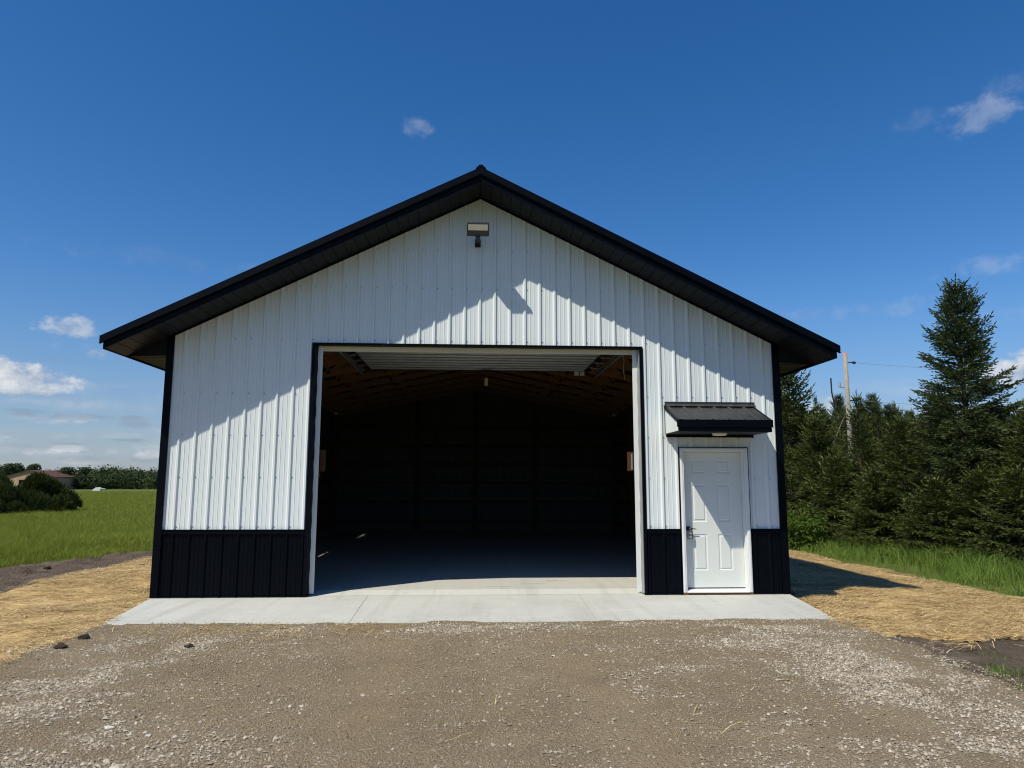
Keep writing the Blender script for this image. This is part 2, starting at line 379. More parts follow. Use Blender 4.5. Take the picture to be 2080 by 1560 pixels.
GX, GY = np.meshgrid(ax_x, ax_y); gi = np.arange(GX.size).reshape(GX.shape)
GF = np.stack([gi[:-1, :-1], gi[:-1, 1:], gi[1:, 1:], gi[1:, :-1]], -1).reshape(-1, 4)
ground = link('ground', npmesh('ground', np.stack([GX.ravel(), GY.ravel(), height(GX.ravel(), GY.ravel())-.05], 1), GF, M['ground'], None, True)); tag(ground, kind='structure')

# bare soil
def _soil(t, b):
    p = wpos(t); n = t.noise(p, 1.3, 7, .65); v = t.new('ShaderNodeTexVoronoi'); v.inputs['Scale'].default_value = 22; t.l.new(p, v.inputs['Vector'])
    c = t.ramp(n, [(.3, (.065, .046, .036)), (.55, (.105, .08, .062)), (.75, (.17, .14, .115))])
    t.put(b.inputs['Base Color'], t.mix(t.sstep(t.noise(p, 30, 3), .6, .75), c, (.24, .21, .18)))
    bump(t, b, t.math('ADD', t.noise(p, 9, 8, .7), t.math('MULTIPLY', v.outputs['Distance'], .4)), .9, .05)
M['soil'] = mat('bare_soil', (.1, .08, .06), .95, .1, 0, _soil)
nz = lambda X, Y, s, a: (fbm(X, Y, s, 4)-.5)*a
sheet('bare_soil', M['soil'], -9, -2.6, -6, 14.5, .08, -.005, lambda X, Y: np.minimum(-dirt_line(X, Y)+nz(X, Y, 1.2, 1.2)+nz(X, Y, 5, .35), 3.2-np.abs(X+5.8)), relief=.17, rs=4.5)
sheet('bare_soil', M['soil'], 8.2, 13.6, -9.5, 7.5, .08, -.012,
      lambda X, Y: np.minimum(np.minimum(X-8.35, 12.75+.05*np.clip(-Y, 0, 9)-X+nz(X, Y, 2.0, .5)), 7.2-Y), relief=.06, rs=3.0)

# straw erosion blanket, left and right of the slab
def _straw(t, b):
    p = wpos(t); c = None
    for a, s in ((.35, 1), (1.15, 1.15), (2.4, .9)):
        mp = t.new('ShaderNodeMapping'); t.l.new(p, mp.inputs[0]); mp.inputs['Rotation'].default_value = (0, 0, a); mp.inputs['Scale'].default_value = (4*s, 48*s, 5)
        n = t.noise(mp.outputs[0], 1.0, 3, .6, .6)
        c = n if c is None else t.math('MAXIMUM', c, n)
    big = t.noise(p, 1.1, 6, .6)
    v = t.math('ADD', t.math('MULTIPLY', c, .72), t.math('MULTIPLY', big, .40))
    col = t.ramp(v, [(.42, (.06, .04, .022)), (.53, (.20, .13, .055)), (.65, (.50, .345, .15)), (.80, (.78, .62, .35))])
    t.put(b.inputs['Base Color'], col); bump(t, b, c, .8, .015)
M['straw_mat'] = mat('straw_blanket', (.4, .3, .12), .8, .15, 0, _straw)
def k_left(X, Y): return np.minimum(np.minimum(-.30-X+.25*sm(-Y, 0, 1.9)+nz(X, Y, 3, .06), X+3.22+nz(X, Y, 1.5, .3)), 14-Y)
def k_left_front(X, Y): return np.minimum(k_left(X, Y), 99)
def k_right(X, Y): return np.minimum(np.minimum(X-np.where(Y > -1.85, 8.93+(-.25)*sm(-Y, 0, 1.85), 8.55)+nz(X, Y, 4, .06), 12.42-X+nz(X, Y, 1.6, .35)), np.minimum(Y+2.52+nz(X, Y, 2.5, .22), 14.5-Y))
sheet('straw_mulch', M['straw_mat'], -3.6, .1, -9.5, 14.2, .06, .03, k_left, relief=.035, rs=3.5)
sheet('straw_mulch', M['straw_mat'], 8.3, 12.9, -2.9, 14.6, .06, .03, k_right, relief=.035, rs=3.5)

# gravel drive
def patch(X, Y):            # where the pale clean stone shows
    g = 0
    for cx, cy, rx, ry, a in ((.9, -4.6, .7, 1.3, .9), (1.9, -6.2, .8, .9, .75), (1.2, -2.9, 1.1, .35, .6), (4.6, -2.15, 1.9, .28, .8), (7.6, -2.35, 1.1, .35, .95),
                              (7.9, -3.4, .55, .8, .8), (7.55, -4.6, .6, 1.0, .85), (7.2, -5.9, .8, .9, .75), (8.1, -4.6, .45, 1.4, .9), (7.0, -3.1, .9, .3, .6), (.7, -3.9, .8, .5, .8), (1.1, -5.5, .9, .9, .8), (6.6, -6.6, .9, .5, .6), (6.3, -3.9, .5, .35, .45), (5.5, -4.7, .35, .6, .35), (4.8, -3.2, .8, .3, .4), (2.1, -2.2, .6, .12, .3)):
        g = np.maximum(g, a*np.exp(-((X-cx)/rx)**2-((Y-cy)/ry)**2))
    n = fbm(X, Y, 2.6, 5); n2 = fbm(X*.8+9, Y*1.9, 1.3, 4)
    return np.clip(g*1.45*sm(n, .33, .60)*sm(n2, .25, .6)+sm(n, .66, .85)*.2, 0, 1)
def track(X, Y):
    w = .10*np.sin(Y*.9+1)
    return np.exp(-((X-3.45-w)/.24)**2)+np.exp(-((X-5.25-w)/.26)**2)
def _gravel(t, b):
    p = wpos(t); a = attr(t).outputs['Fac']
    v = t.new('ShaderNodeTexVoronoi'); v.inputs['Scale'].default_value = 55; t.l.new(p, v.inputs['Vector'])
    v2 = t.new('ShaderNodeTexVoronoi'); v2.inputs['Scale'].default_value = 130; t.l.new(p, v2.inputs['Vector'])
    n = t.noise(p, 1.2, 7, .62); f = t.noise(p, 40, 5, .7); big = t.noise(t.scale(p, (1, .35, 1)), 1.0, 4)
    base = t.ramp(n, [(.3, (.215, .160, .095)), (.5, (.275, .208, .126)), (.7, (.33, .256, .163))])
    base = t.mix(t.sstep(big, .45, .75), base, t.mix(.5, base, (.25, .178, .10)))
    sx = t.new('ShaderNodeSeparateXYZ'); t.l.new(p, sx.inputs[0])
    wob = t.math('MULTIPLY', t.math('SINE', t.math('MULTIPLY_ADD', sx.outputs[1], .9, 1.0)), .10)
    tr = None
    for cx in (3.45, 5.25):
        dd = t.math('ABSOLUTE', t.math('SUBTRACT', t.math('SUBTRACT', sx.outputs[0], cx), wob)); m_ = t.math('SUBTRACT', 1.0, t.sstep(dd, .12, .42)); tr = m_ if tr is None else t.math('MAXIMUM', tr, m_)
    tr = t.math('MULTIPLY', tr, t.sstep(t.noise(p, 1.7, 4), .3, .6))
    base = t.mix(t.math('MULTIPLY', tr, .7), base, (.31, .225, .135))
    rndc = t.new('ShaderNodeSeparateColor'); t.l.new(v.outputs['Color'], rndc.inputs[0])
    rn2 = t.new('ShaderNodeSeparateColor'); t.l.new(v2.outputs['Color'], rn2.inputs[0])
    chip = t.ramp(rndc.outputs[0], [(0, (.15, .13, .11)), (.6, (.27, .245, .215)), (1, (.44, .42, .385))])
    c = t.mix(t.math('ADD', t.math('MULTIPLY', a, .75), .08), base, chip)
    sel = t.math('MULTIPLY', t.math('GREATER_THAN', rn2.outputs[1], .62), t.math('LESS_THAN', v2.outputs['Distance'], .42))
    c = t.mix(t.math('MULTIPLY', sel, .75), c, t.ramp(rn2.outputs[0], [(0, (.10, .08, .06)), (.45, (.27, .225, .17)), (1, (.52, .47, .39))]))
    c = t.mix(t.math('MULTIPLY', f, .30), c, (.10, .075, .05))
    t.put(b.inputs['Base Color'], c)
    h = t.math('ADD', t.math('MULTIPLY', t.math('SUBTRACT', .6, v.outputs['Distance']), .6), t.math('ADD', f, t.math('MULTIPLY', v2.outputs['Distance'], -.4)))
    bump(t, b, h, 1.0, .02)
M['gravel'] = mat('crushed_gravel', (.2,)*3, .9, .15, 0, _gravel)
def k_drive(X, Y):
    return np.minimum(np.minimum(X+.12+.05*np.clip(-Y-2, 0, 9)+nz(X, Y, 2, .3), 8.72+.0*Y-.04*np.clip(-Y-3, 0, 6)-X+nz(X, Y, 2.2, .45)), -1.70-Y)
sheet('gravel_driveway', M['gravel'], -1.2, 9.4, -10.5, -1.64, .06, .045, k_drive, attrs=patch, relief=.035, rs=2.2)
def drive_z(X, Y): return height(X, Y)+.045+(fbm(X, Y, 2.2, 4)-.5)*.035

def stones():
    out = []
    def sample(n, mode):
        X = RNG.uniform(-1.0, 9.2, n); Y = -1.75-8.0*RNG.random(n)**1.0
        k = k_drive(X, Y)+.12; p = patch(X, Y)
        dist = np.hypot(X-CAM[0], Y-CAM[1])
        w = (p*1.0 if mode == 'patch' else .5+.5*p)*(1-.65*np.clip(track(X, Y), 0, 1))
        ok = (k > 0) & (RNG.random(n) < w) & (dist > 2.5)
        ok &= np.abs(X-4.24) < (Y-CAM[1])*.85+.8
        return X[ok], Y[ok], p[ok]
    Xa, Ya, Pa = sample(230000, 'patch'); Xb, Yb, Pb = sample(170000, 'all')
    X = np.r_[Xa, Xb]; Y = np.r_[Ya, Yb]; P = np.r_[Pa, Pb]; n = len(X)
    isb = np.r_[np.zeros(len(Xa), bool), np.ones(len(Xb), bool)]
    S = np.where(isb, RNG.gamma(2.2, .0016, n)+.0028, RNG.gamma(3.0, .0018, n)+.003)
    S = np.clip(S, .0028, .019)
    T = np.where(isb, RNG.random(n)**1.6*.62+.06, .25+RNG.random(n)**1.2*.72)
    k3 = 420; X = np.r_[X, RNG.uniform(0, 8.6, k3)]; Y = np.r_[Y, -1.78+RNG.gamma(1.3, .12, k3)]; S = np.r_[S, RNG.uniform(.002, .006, k3)]; T = np.r_[T, RNG.uniform(.2, .6, k3)]; P = np.r_[P, np.zeros(k3)]; n = len(X); onslab = np.arange(n) >= n-k3
    base = np.array([(1, 0, 0), (0, 1, 0), (-1, 0, 0), (0, -1, 0), (0, 0, .75), (0, 0, -.75)])
    F0 = np.array([(0, 1, 4), (1, 2, 4), (2, 3, 4), (3, 0, 4), (1, 0, 5), (2, 1, 5), (3, 2, 5), (0, 3, 5)])[:4]
    V = base[None]*(1+RNG.uniform(-.38, .38, (n, 6, 1)))+RNG.uniform(-.25, .25, (n, 6, 3))
    V *= np.stack([S*RNG.uniform(.8, 1.5, n), S*RNG.uniform(.7, 1.2, n), S*RNG.uniform(.75, 1.2, n)], 1)[:, None]
    a = RNG.uniform(0, 6.28, n); c, s = np.cos(a)[:, None], np.sin(a)[:, None]
    vx = V[..., 0]*c-V[..., 1]*s; vy = V[..., 0]*s+V[..., 1]*c
    Z = np.where(onslab, np.where(Y > .05, .012*0, .012*(Y-.09)), drive_z(X, Y))+S*.25
    V = np.stack([vx+X[:, None], vy+Y[:, None], V[..., 2]+Z[:, None]], -1)[:, :5]
    F = (F0[None]+(np.arange(n)*5)[:, None, None]).reshape(-1, 3)
    o = link('loose_gravel', npmesh('loose_gravel', V.reshape(-1, 3), F, M['stone'], np.repeat(T, 5)))
    tag(o, 'pale crushed limestone chips scattered over the brown gravel drive', 'gravel', kind='stuff')
stones()

def strands():
    def sample(n, x0, x1, y0, y1, keep, w=None):
        X = RNG.uniform(x0, x1, n); Y = RNG.uniform(y0, y1, n); k = keep(X, Y)
        ok = k > -.05
        if w is not None: ok &= RNG.random(n) < w(X, Y)
        return X[ok], Y[ok]
    clump = lambda X, Y: .25+.9*sm(fbm(X, Y, 1.6, 4), .36, .58)
    L = [sample(85000, -3.6, .1, -5.5, 8, k_left, clump), sample(105000, 8.4, 12.8, -2.8, 9, k_right, clump),
         sample(5200, 0.2, 3.6, -3.3, -1.78, lambda X, Y: X*0+1, lambda X, Y: np.exp(-((X-1.9)/1.2)**2-((Y+2.15)/.32)**2)*.9*sm(fbm(X, Y, 3), .3, .6)+.02),
         sample(3000, 8.5, 12.0, -4.2, -2.4, lambda X, Y: X*0+1, lambda X, Y: .5*sm(Y, -4.2, -2.5)*sm(fbm(X, Y, 1.7), .45, .65)),
         sample(230, .5, 8.5, -7, -1.8, lambda X, Y: X*0+1)]
    X = np.concatenate([a[0] for a in L]); Y = np.concatenate([a[1] for a in L]); n = len(X)
    ln = RNG.gamma(6, .018, n)+.03; wd = RNG.uniform(.003, .0075, n); wd[(X > .1) & (X < 8.5)] *= .55; a = RNG.normal(0, .8, n)+RNG.choice([0, .4, 2.9], n)
    el = RNG.normal(0, .10, n)+.03
    Z = np.where((X > -.1) & (X < 8.5), drive_z(X, Y), height(X, Y)+.03+(fbm(X, Y, 3.5, 4)-.5)*.035)+RNG.uniform(.0, .022, n)
    dx, dy, dz = np.cos(a)*np.cos(el), np.sin(a)*np.cos(el), np.sin(el)
    px, py = -np.sin(a), np.cos(a)
    P = np.stack([X, Y, Z], 1); Dv = np.stack([dx, dy, dz], 1)*ln[:, None]; W = np.stack([px, py, 0*px], 1)*wd[:, None]
    mid = np.array([0, 0, 1])[None]*(ln*RNG.uniform(0, .10, n))[:, None]
    V = np.stack([P-Dv/2-W/2, P-Dv/2+W/2, P+mid+W/2, P+mid-W/2, P+Dv/2+W/2, P+Dv/2-W/2], 1).reshape(-1, 3)
    b = (np.arange(n)*6)[:, None]
    F = np.concatenate([b+np.array([[0, 1, 2, 3]]), b+np.array([[3, 2, 4, 5]])])
    T = np.repeat(RNG.random(n), 6)
    o = link('loose_straw', npmesh('loose_straw', V, F, M['straw'], T))
    tag(o, 'loose golden straw strands lying over the ground beside the slab', 'straw', kind='stuff')
strands()

def blades(name, m, X, Y, Z, H, W, lean=.35, tint=None, label=None, cat='grass'):
    n = len(X); a = RNG.uniform(0, 6.283, n); la = RNG.uniform(0, 6.283, n); l = np.abs(RNG.normal(0, lean, n))*H
    ca, sa = np.cos(a)*W/2, np.sin(a)*W/2; lx, ly = np.cos(la)*l, np.sin(la)*l
    V = np.empty((n, 5, 3))
    V[:, 0] = np.stack([X-ca, Y-sa, Z], 1); V[:, 1] = np.stack([X+ca, Y+sa, Z], 1)
    V[:, 2] = np.stack([X+ca*.8+lx*.35, Y+sa*.8+ly*.35, Z+H*.6], 1); V[:, 3] = np.stack([X-ca*.8+lx*.35, Y-sa*.8+ly*.35, Z+H*.6], 1)
    V[:, 4] = np.stack([X+lx, Y+ly, Z+H*RNG.uniform(.85, 1.0, n)], 1)
    b = (np.arange(n)*5)[:, None]
    F = np.concatenate([b+np.array([[0, 1, 2]]), b+np.array([[0, 2, 3]]), b+np.array([[3, 2, 4]])])
    T = np.repeat(np.clip(RNG.random(n)*.75+.12 if tint is None else tint, 0, 1), 5)
    o = link(name, npmesh(name, V.reshape(-1, 3), F, m, T)); tag(o, label, cat, kind='stuff'); return o
def verge():
    n = 110000; X = 12.3+6.5*RNG.random(n)**1.15; Y = RNG.uniform(-4, 22, n)
    k = X-12.55-nz(X, Y, 1.6, .35)-.03*np.clip(-Y, 0, 9)
    cl = fbm(X, Y, 1.3, 4); ok = (k > 0) & (RNG.random(n) < .25+1.3*sm(cl, .35, .6))
    X, Y, k, cl = X[ok], Y[ok], k[ok], cl[ok]; n = len(X)
    H = (.08+.30*sm(k, 0, 1.6))*RNG.uniform(.5, 1.25, n)*(.6+.9*cl)
    tint = np.clip(RNG.normal(.42, .2, n)+(cl-.5)*.6, .02, .93); st = RNG.random(n) < .02; tint[st] = 1
    blades('verge_grass', M['grass'], X, Y, height(X, Y)-.02, H, RNG.uniform(.005, .011, n), .8, tint, 'tall unmown green grass growing in front of the spruce row')
    n = 9000; X = RNG.uniform(8.55, 10.2, n); Y = RNG.uniform(-6.2, -2.7, n)
    g = np.exp(-((X-9.15-.25*(Y+4))/.35)**2)*sm(-Y, 2.9, 4.2)*sm(fbm(X, Y, 2.5), .35, .6); ok = RNG.random(n) < g
    X, Y = X[ok], Y[ok]; n = len(X)
    blades('sparse_grass', M['grass'], X, Y, height(X, Y)-.01, RNG.uniform(.03, .11, n), RNG.uniform(.003, .006, n), .7, None, 'thin young grass sprouting along the right edge of the gravel')
def field():
    n = 380000; dep = 14+150*RNG.random(n)**2.3; px = RNG.uniform(-60, 420, n)
    a = YAW+np.arctan((px-1040)/FPX); t = dep/np.cos(a-YAW); X = CAM[0]+np.sin(a)*t; Y = CAM[1]+np.cos(a)*t
    k = dirt_line(X, Y)+nz(X, Y, 1.2, 1.2)+nz(X, Y, 5, .35); cl = fbm(X, Y, .8, 4); ok = (k > .0)
    X, Y, k, dep, cl = X[ok], Y[ok], k[ok], dep[ok], cl[ok]; n = len(X)
    H = (.12+.22*sm(k, 0, 2.5))*RNG.uniform(.5, 1.2, n)*(.7+.6*cl); W = .0065*np.clip(dep/16, 1, 9)**.75*RNG.uniform(.7, 1.3, n)
    tint = np.clip(RNG.normal(.45, .2, n)+(cl-.5)*.8, .02, .95); st = RNG.random(n) < .025; tint[st] = 1
    blades('field_grass', M['field'], X, Y, height(X, Y)-.02, H, W, .65, tint, 'yellow green hay grass covering the open field on the left')
verge(); field()

# ------------------------------------------------------------------ concrete
JX = [-.283, 2.74, 5.80, 8.925]
apron = empty('concrete_apron', (0, 0, 0)); tag(apron, kind='structure')
FX = [-.05, 2.79, 5.74, 8.68]
for i in range(3):
    g = .0022; mb = MB()
    a0, a1 = JX[i]+(g if i else 0), JX[i+1]-(g if i < 2 else 0); f0, f1 = FX[i]+(g if i else 0), FX[i+1]-(g if i < 2 else 0)
    n = 10
    top = [(a0, .09, 0.0), (a1, .09, 0.0)]
    pts = [(a0, .09), (a1, .09)] + [(a1+(f1-a1)*k/n, .09-1.89*k/n) for k in range(1, n+1)] + [(f0+(a0-f0)*k/n, -1.80+1.89*k/n) for k in range(n)]
    pts = pts[::-1]; m_ = len(pts)
    mb.v = [(x, y, .012*(y-.09)) for x, y in pts]+[(x, y, -.25) for x, y in pts]
    mb.f = [tuple(range(m_))]+[((k+1) % m_, k, m_+k, m_+(k+1) % m_) for k in range(m_)]; mb.m = [0]*(m_+1)
    mb.build('concrete_slab', M['concrete'], apron, bev=.002)
mb = MB(); mb.box((-.283, -1.76, -.24), (8.9, .09, -.045)); mb.build('joint_base', M['dark'], apron) if False else None
fl = MB(); fl.box((-.24, .45, -.2), (8.88, 13.32, .03)); floor = fl.build('floor', M['floor']); tag(floor, kind='structure')
lp = MB(); lp.prismx([(.094, -.2), (.094, .003), (.445, .03), (.445, -.2)], 1.89, 6.735); lip = lp.build('floor_lip', M['lip'], floor)

# ------------------------------------------------------------------ the barn
XL, XR, XC = -.283, 8.925, 4.31
YB = 13.35
SL = .4955
def soff(x): return 6.01-SL*abs(x-XC)          # soffit height
barn = empty('pole_barn', (XC, 6.5, 0))
tag(barn, 'white ribbed steel barn with black roof, black wainscot and wide open overhead doorway', 'barn')
def P(mb, name, m, **k):                        # link as a part with world coordinates kept
    o = mb.build(name, m, barn, **k); o.location = (-XC, -6.5, 0); return o
R9 = .2286
def profile(x0, x1, phase):                     # [(x, outward offset)] ribbed sheet
    pts = [(x0, 0.0)]
    i0 = int(math.floor((x0-phase)/R9))-1
    cand = []
    for i in range(i0, int((x1-x0)/R9)+i0+4):
        c = phase+i*R9-.028
        cand += [(c-.030, 0), (c-.012, .021), (c+.013, .021), (c+.027, 0)]
        for o_ in (.082, .147): cand += [(c+o_-.0075, 0), (c+o_-.003, .0038), (c+o_+.003, .0038), (c+o_+.0065, 0)]
    def off(x):
        ps = cand
        for (xa, a), (xb, b) in zip(ps, ps[1:]):
            if xa <= x <= xb: return a+(b-a)*(x-xa)/(xb-xa+1e-9)
        return 0.0
    pts[0] = (x0, off(x0)); pts += [p for p in cand if x0 < p[0] < x1]; pts.append((x1, off(x1))); return pts
def wall_sheet(x0, x1, zb, zt, phase, place, holes=(), inner=False):
    """zb, zt: functions of x. place(x, off, z) -> world. holes: (x0, x1, z0, z1)."""
    mb = MB(); pr = profile(x0, x1, phase)
    cuts = sorted({h[i] for h in holes for i in (0, 1) if x0 < h[i] < x1})
    xs = []
    for (xa, a), (xb, b) in zip(pr, pr[1:]):
        seg = [(xa, a)]+[(c, a+(b-a)*(c-xa)/(xb-xa)) for c in cuts if xa < c < xb]+[(xb, b)]
        for p, q in zip(seg, seg[1:]):
            if q[0]-p[0] < 1e-5: continue
            mx = (p[0]+q[0])/2; spans = [(zb(mx), None)]
            lo = zb(mx); hs = sorted([h for h in holes if h[0] < mx < h[1]], key=lambda h: h[2])
            spans = []
            for h in hs:
                if h[2] > lo+1e-4: spans.append((lo, lo, h[2], h[2]))
                lo = max(lo, h[3])
            spans.append((lo, lo, zt(p[0]), zt(q[0])))
            for z0, z0b, z1, z1b in spans:
                if z1 <= z0+1e-3 and z1b <= z0+1e-3: continue
                mb.quad([place(p[0], p[1], z0), place(q[0], q[1], z0), place(q[0], q[1], max(z1b, z0)), place(p[0], p[1], max(z1, z0))])
    return mb
OX0, OX1, OZ = 1.875, 6.755, 3.655
DX0, DX1, DZ = 7.325, 8.36, 2.142
front = lambda x, o, z: (x, -o, z)
edges = [XL+.045]+[R9*4*k-.028+.1 for k in range(0, 10) if R9*4*k+.07 < XR-.1]+[XR-.04]
edges = [edges[0]]+[e for e in edges[1:-1] if e > edges[0]+.1]+[edges[-1]]
holes = [(OX0-.03, OX1+.03, -1, OZ+.02), (DX0, DX1, -1, DZ)]
ZW = .94
def solid(mb, name, m):
    o = P(mb, name, [m, M['inner']]); md = o.modifiers.new('thickness', 'SOLIDIFY'); md.thickness = .0015; md.offset = -1; return o
for a, b in zip(edges, edges[1:]):
    if not (a > OX0-.03 and b < OX1+.03):
        w = wall_sheet(a, b, lambda x: .018, lambda x: ZW-.012, 0, front, holes)
        if w.f: P(w, 'wainscot_panel', M['black'])
    w = wall_sheet(a, b, lambda x: ZW+.006, lambda x: soff(x)-.002, 0, front, holes)
    if w.f: P(w, 'wall_panel', M['white'])
# screws: real hex heads joined into one part
mb = MB()
for zz in (.985, 1.688, 2.299, 2.910, 3.731, 4.545, 5.15):
    for i in range(0, 39):
        x = i*R9+.012
        if zz > soff(x)-.06: continue
        if OX0-.05 < x < OX1+.05 and zz < OZ+.03: continue
        if DX0-.02 < x < DX1+.02 and zz < DZ+.02: continue
        mb.tube([(x, -.0005, zz), (x, -.009, zz)], [.0062, .005], 6)
P(mb, 'screw', M['sheen_charcoal'])['kind'] = 'stuff'

# side and back walls
def side_place(X, sgn): return lambda y, o, z: (X+sgn*o, y, z)
for X, sg, nm in ((XL+.02, -1, 'L'), (XR-.02, 1, 'R')):
    ys = [.0]+[R9*4*k for k in range(1, 15) if R9*4*k < YB-.1]+[YB]
    hl = [(4.3, 5.32, 2.085, 2.125), (9.58, 10.95, 2.085, 2.125)] if nm == 'L' else []
    for a, b in zip(ys, ys[1:]):
        P(wall_sheet(a, b, lambda x: .0, lambda x: ZW-.012, .07, side_place(X, sg), []), 'wainscot_panel', M['black'])
        P(wall_sheet(a, b, lambda x: ZW+.006, lambda x: 3.52, .07, side_place(X, sg), hl), 'wall_panel', M['white'])
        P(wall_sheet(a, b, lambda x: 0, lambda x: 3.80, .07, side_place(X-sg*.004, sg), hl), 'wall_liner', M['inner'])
    mb = MB(); mb.box((min(X, X+sg*.026), .05, ZW-.014), (max(X, X+sg*.026), YB-.05, ZW+.014)); P(mb, 'wainscot_trim', M['black'])
be = [XL+.03]+[R9*4*k for k in range(1, 10) if R9*4*k < XR-.1]+[XR-.03]
for a, b in zip(be, be[1:]):
    P(wall_sheet(a, b, lambda x: 0, lambda x: soff(x)+.1, .03, lambda x, o, z: (x, YB+o, z)), 'wall_panel', M['white'])
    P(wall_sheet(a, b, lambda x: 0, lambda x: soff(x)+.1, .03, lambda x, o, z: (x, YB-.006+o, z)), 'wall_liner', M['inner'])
# inside of the front wall
mb = MB()
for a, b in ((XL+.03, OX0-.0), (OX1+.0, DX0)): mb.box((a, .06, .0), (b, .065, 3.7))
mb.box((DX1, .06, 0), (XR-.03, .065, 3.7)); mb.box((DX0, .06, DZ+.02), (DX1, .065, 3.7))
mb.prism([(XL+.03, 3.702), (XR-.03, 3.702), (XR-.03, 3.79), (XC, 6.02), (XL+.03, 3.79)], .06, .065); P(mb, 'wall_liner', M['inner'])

# trims
for x0, x1 in ((XL, XL+.108), (XR-.115, XR)):
    s = -1 if x0 < 4 else 1
    mb = MB(); xo = x0 if s < 0 else x1; xi = x1 if s < 0 else x0
    zt0, zt1 = soff(xo)-.0, soff(xi)-.002
    za = 3.46
    poly = [(xi, .004), (xo, .004), (xo, za), (xo, zt0-.001), (xi, zt1)]
    mb.prism(poly[::-1] if s < 0 else poly, -.027, -.021)
    fx = (xo, xo+.0065) if s < 0 else (xo-.0065, xo)
    mb.box((fx[0], -.0205, .004), (fx[1], .12, 3.455))
    # hem bead
    mb.box((min(xi, xi+s*.012), -.031, .004), (max(xi, xi+s*.012), -.0275, min(zt1, zt0)-.01))
    P(mb, 'corner_trim', M['black'])
for a, b in ((XL+.11, OX0-.05), (OX1+.05, DX0-.012), (DX1+.012, XR-.117)):
    mb = MB(); mb.box((a, -.027, ZW-.017), (b, -.0005, ZW+.001)); mb.box((a, -.033, ZW+.0015), (b, -.0005, ZW+.0055))
    mb.box((a, -.024, ZW-.058), (b, -.0202, ZW-.0175)); P(mb, 'wainscot_trim', M['black'])
    mb = MB(); mb.box((a, -.029, .003), (b, -.0203, .021)); P(mb, 'base_trim', M['black'])
# rake line trim where the wall meets the soffit
for s in (-1, 1):
    mb = MB(); xo = XL+.11 if s < 0 else XR-.117
    poly = [(XC, 6.008), (xo, soff(xo)-.0025), (xo, soff(xo)-.030), (XC, 5.98)]
    mb.prism(poly if s < 0 else poly[::-1], -.030, -.0205); P(mb, 'gable_trim', M['black'])

# garage opening: outer J trim, reveals, white jambs
T0 = .045
mb = MB(); mb.box((OX0-T0, -.030, .003), (OX0, -.021, OZ+.025)); mb.box((OX0-.003, -.0208, .003), (OX0, .105, OZ)); P(mb, 'opening_trim', M['black'])
mb = MB(); mb.box((OX1, -.030, .003), (OX1+T0, -.021, OZ+.025)); mb.box((OX1, -.0208, .003), (OX1+.003, .105, OZ)); P(mb, 'opening_trim', M['black'])
mb = MB(); mb.box((OX0+.0005, -.030, OZ), (OX1-.0005, -.021, OZ+.025)); mb.box((OX0+.001, -.0208, OZ-.003), (OX1-.001, .105, OZ-.0002)); P(mb, 'opening_trim', M['black'])
# wavy metal flashing on the reveals
for x, s in ((OX0, 1), (OX1, -1)):
    mb = MB(); pts = [.03+.005*math.sin(k*1.7)*math.sin(k*.37+1) for k in range(40)]
    for k in range(39):
        z0, z1 = .02+k*.093, .02+(k+1)*.093
        w0, w1 = .012+.010*abs(math.sin(k*.9+s)), .012+.010*abs(math.sin((k+1)*.9+s))
        mb.quad([(x+s*.002, .0, z0), (x+s*w0, .105, z0), (x+s*w1, .105, z1), (x+s*.002, .0, z1)])
    o = P(mb, 'reveal_flashing', M['grey' if s < 0 else 'black'], smooth=True)
JW = .085
mb = MB(); mb.box((OX0+.004, .106, .03), (OX0+JW, .128, OZ-.004)); P(mb, 'door_jamb', M['vinyl'])
mb = MB(); mb.box((OX1-JW, .106, .03), (OX1-.004, .128, OZ-.004)); P(mb, 'door_jamb', M['vinyl'])
mb = MB(); mb.box((OX0+JW+.001, .106, OZ-.078), (OX1-JW-.001, .128, OZ-.004)); P(mb, 'head_jamb', M['bounce_vinyl'])
mb = MB(); mb.box((OX0-.02, .129, OZ-.07), (OX1+.02, .17, OZ+.3)); P(mb, 'door_header', M['wood'])

# framing: posts, girts, trusses, purlins
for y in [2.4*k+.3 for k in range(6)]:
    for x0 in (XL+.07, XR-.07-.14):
        mb = MB(); mb.box((x0, y, .03), (x0+.14, y+.14, 3.75)); P(mb, 'wall_post', M['dim_lumber'])
for x in (1.70, 6.82): mb = MB(); mb.box((x-.06, .14, .03), (x+.09, .30, 4.6)); P(mb, 'wall_post', M['dim_lumber'])
for x in (2.4, 4.31, 6.3): mb = MB(); mb.box((x-.07, YB-.20, .03), (x+.07, YB-.055, soff(x)-.1)); P(mb, 'wall_post', M['dim_lumber'])
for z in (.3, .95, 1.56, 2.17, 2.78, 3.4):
    mb = MB(); mb.box((XL+.08, YB-.05, z), (XR-.08, YB-.01, z+.09)); P(mb, 'wall_girt', M['dim_lumber'])
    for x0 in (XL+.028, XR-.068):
        mb = MB(); mb.box((x0, .3, z+.0), (x0+.038, YB-.06, z+.09) if abs(z-2.17) > .1 else (x0+.038, YB-.06, z+.07)); P(mb, 'wall_girt', M['dim_lumber'])
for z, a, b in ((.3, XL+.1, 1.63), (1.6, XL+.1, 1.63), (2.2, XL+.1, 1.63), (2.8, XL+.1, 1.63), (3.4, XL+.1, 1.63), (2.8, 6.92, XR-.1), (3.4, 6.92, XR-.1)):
    mb = MB(); mb.box((a, .07, z), (b, .108, z+.09)); P(mb, 'wall_girt', M['dim_lumber'])
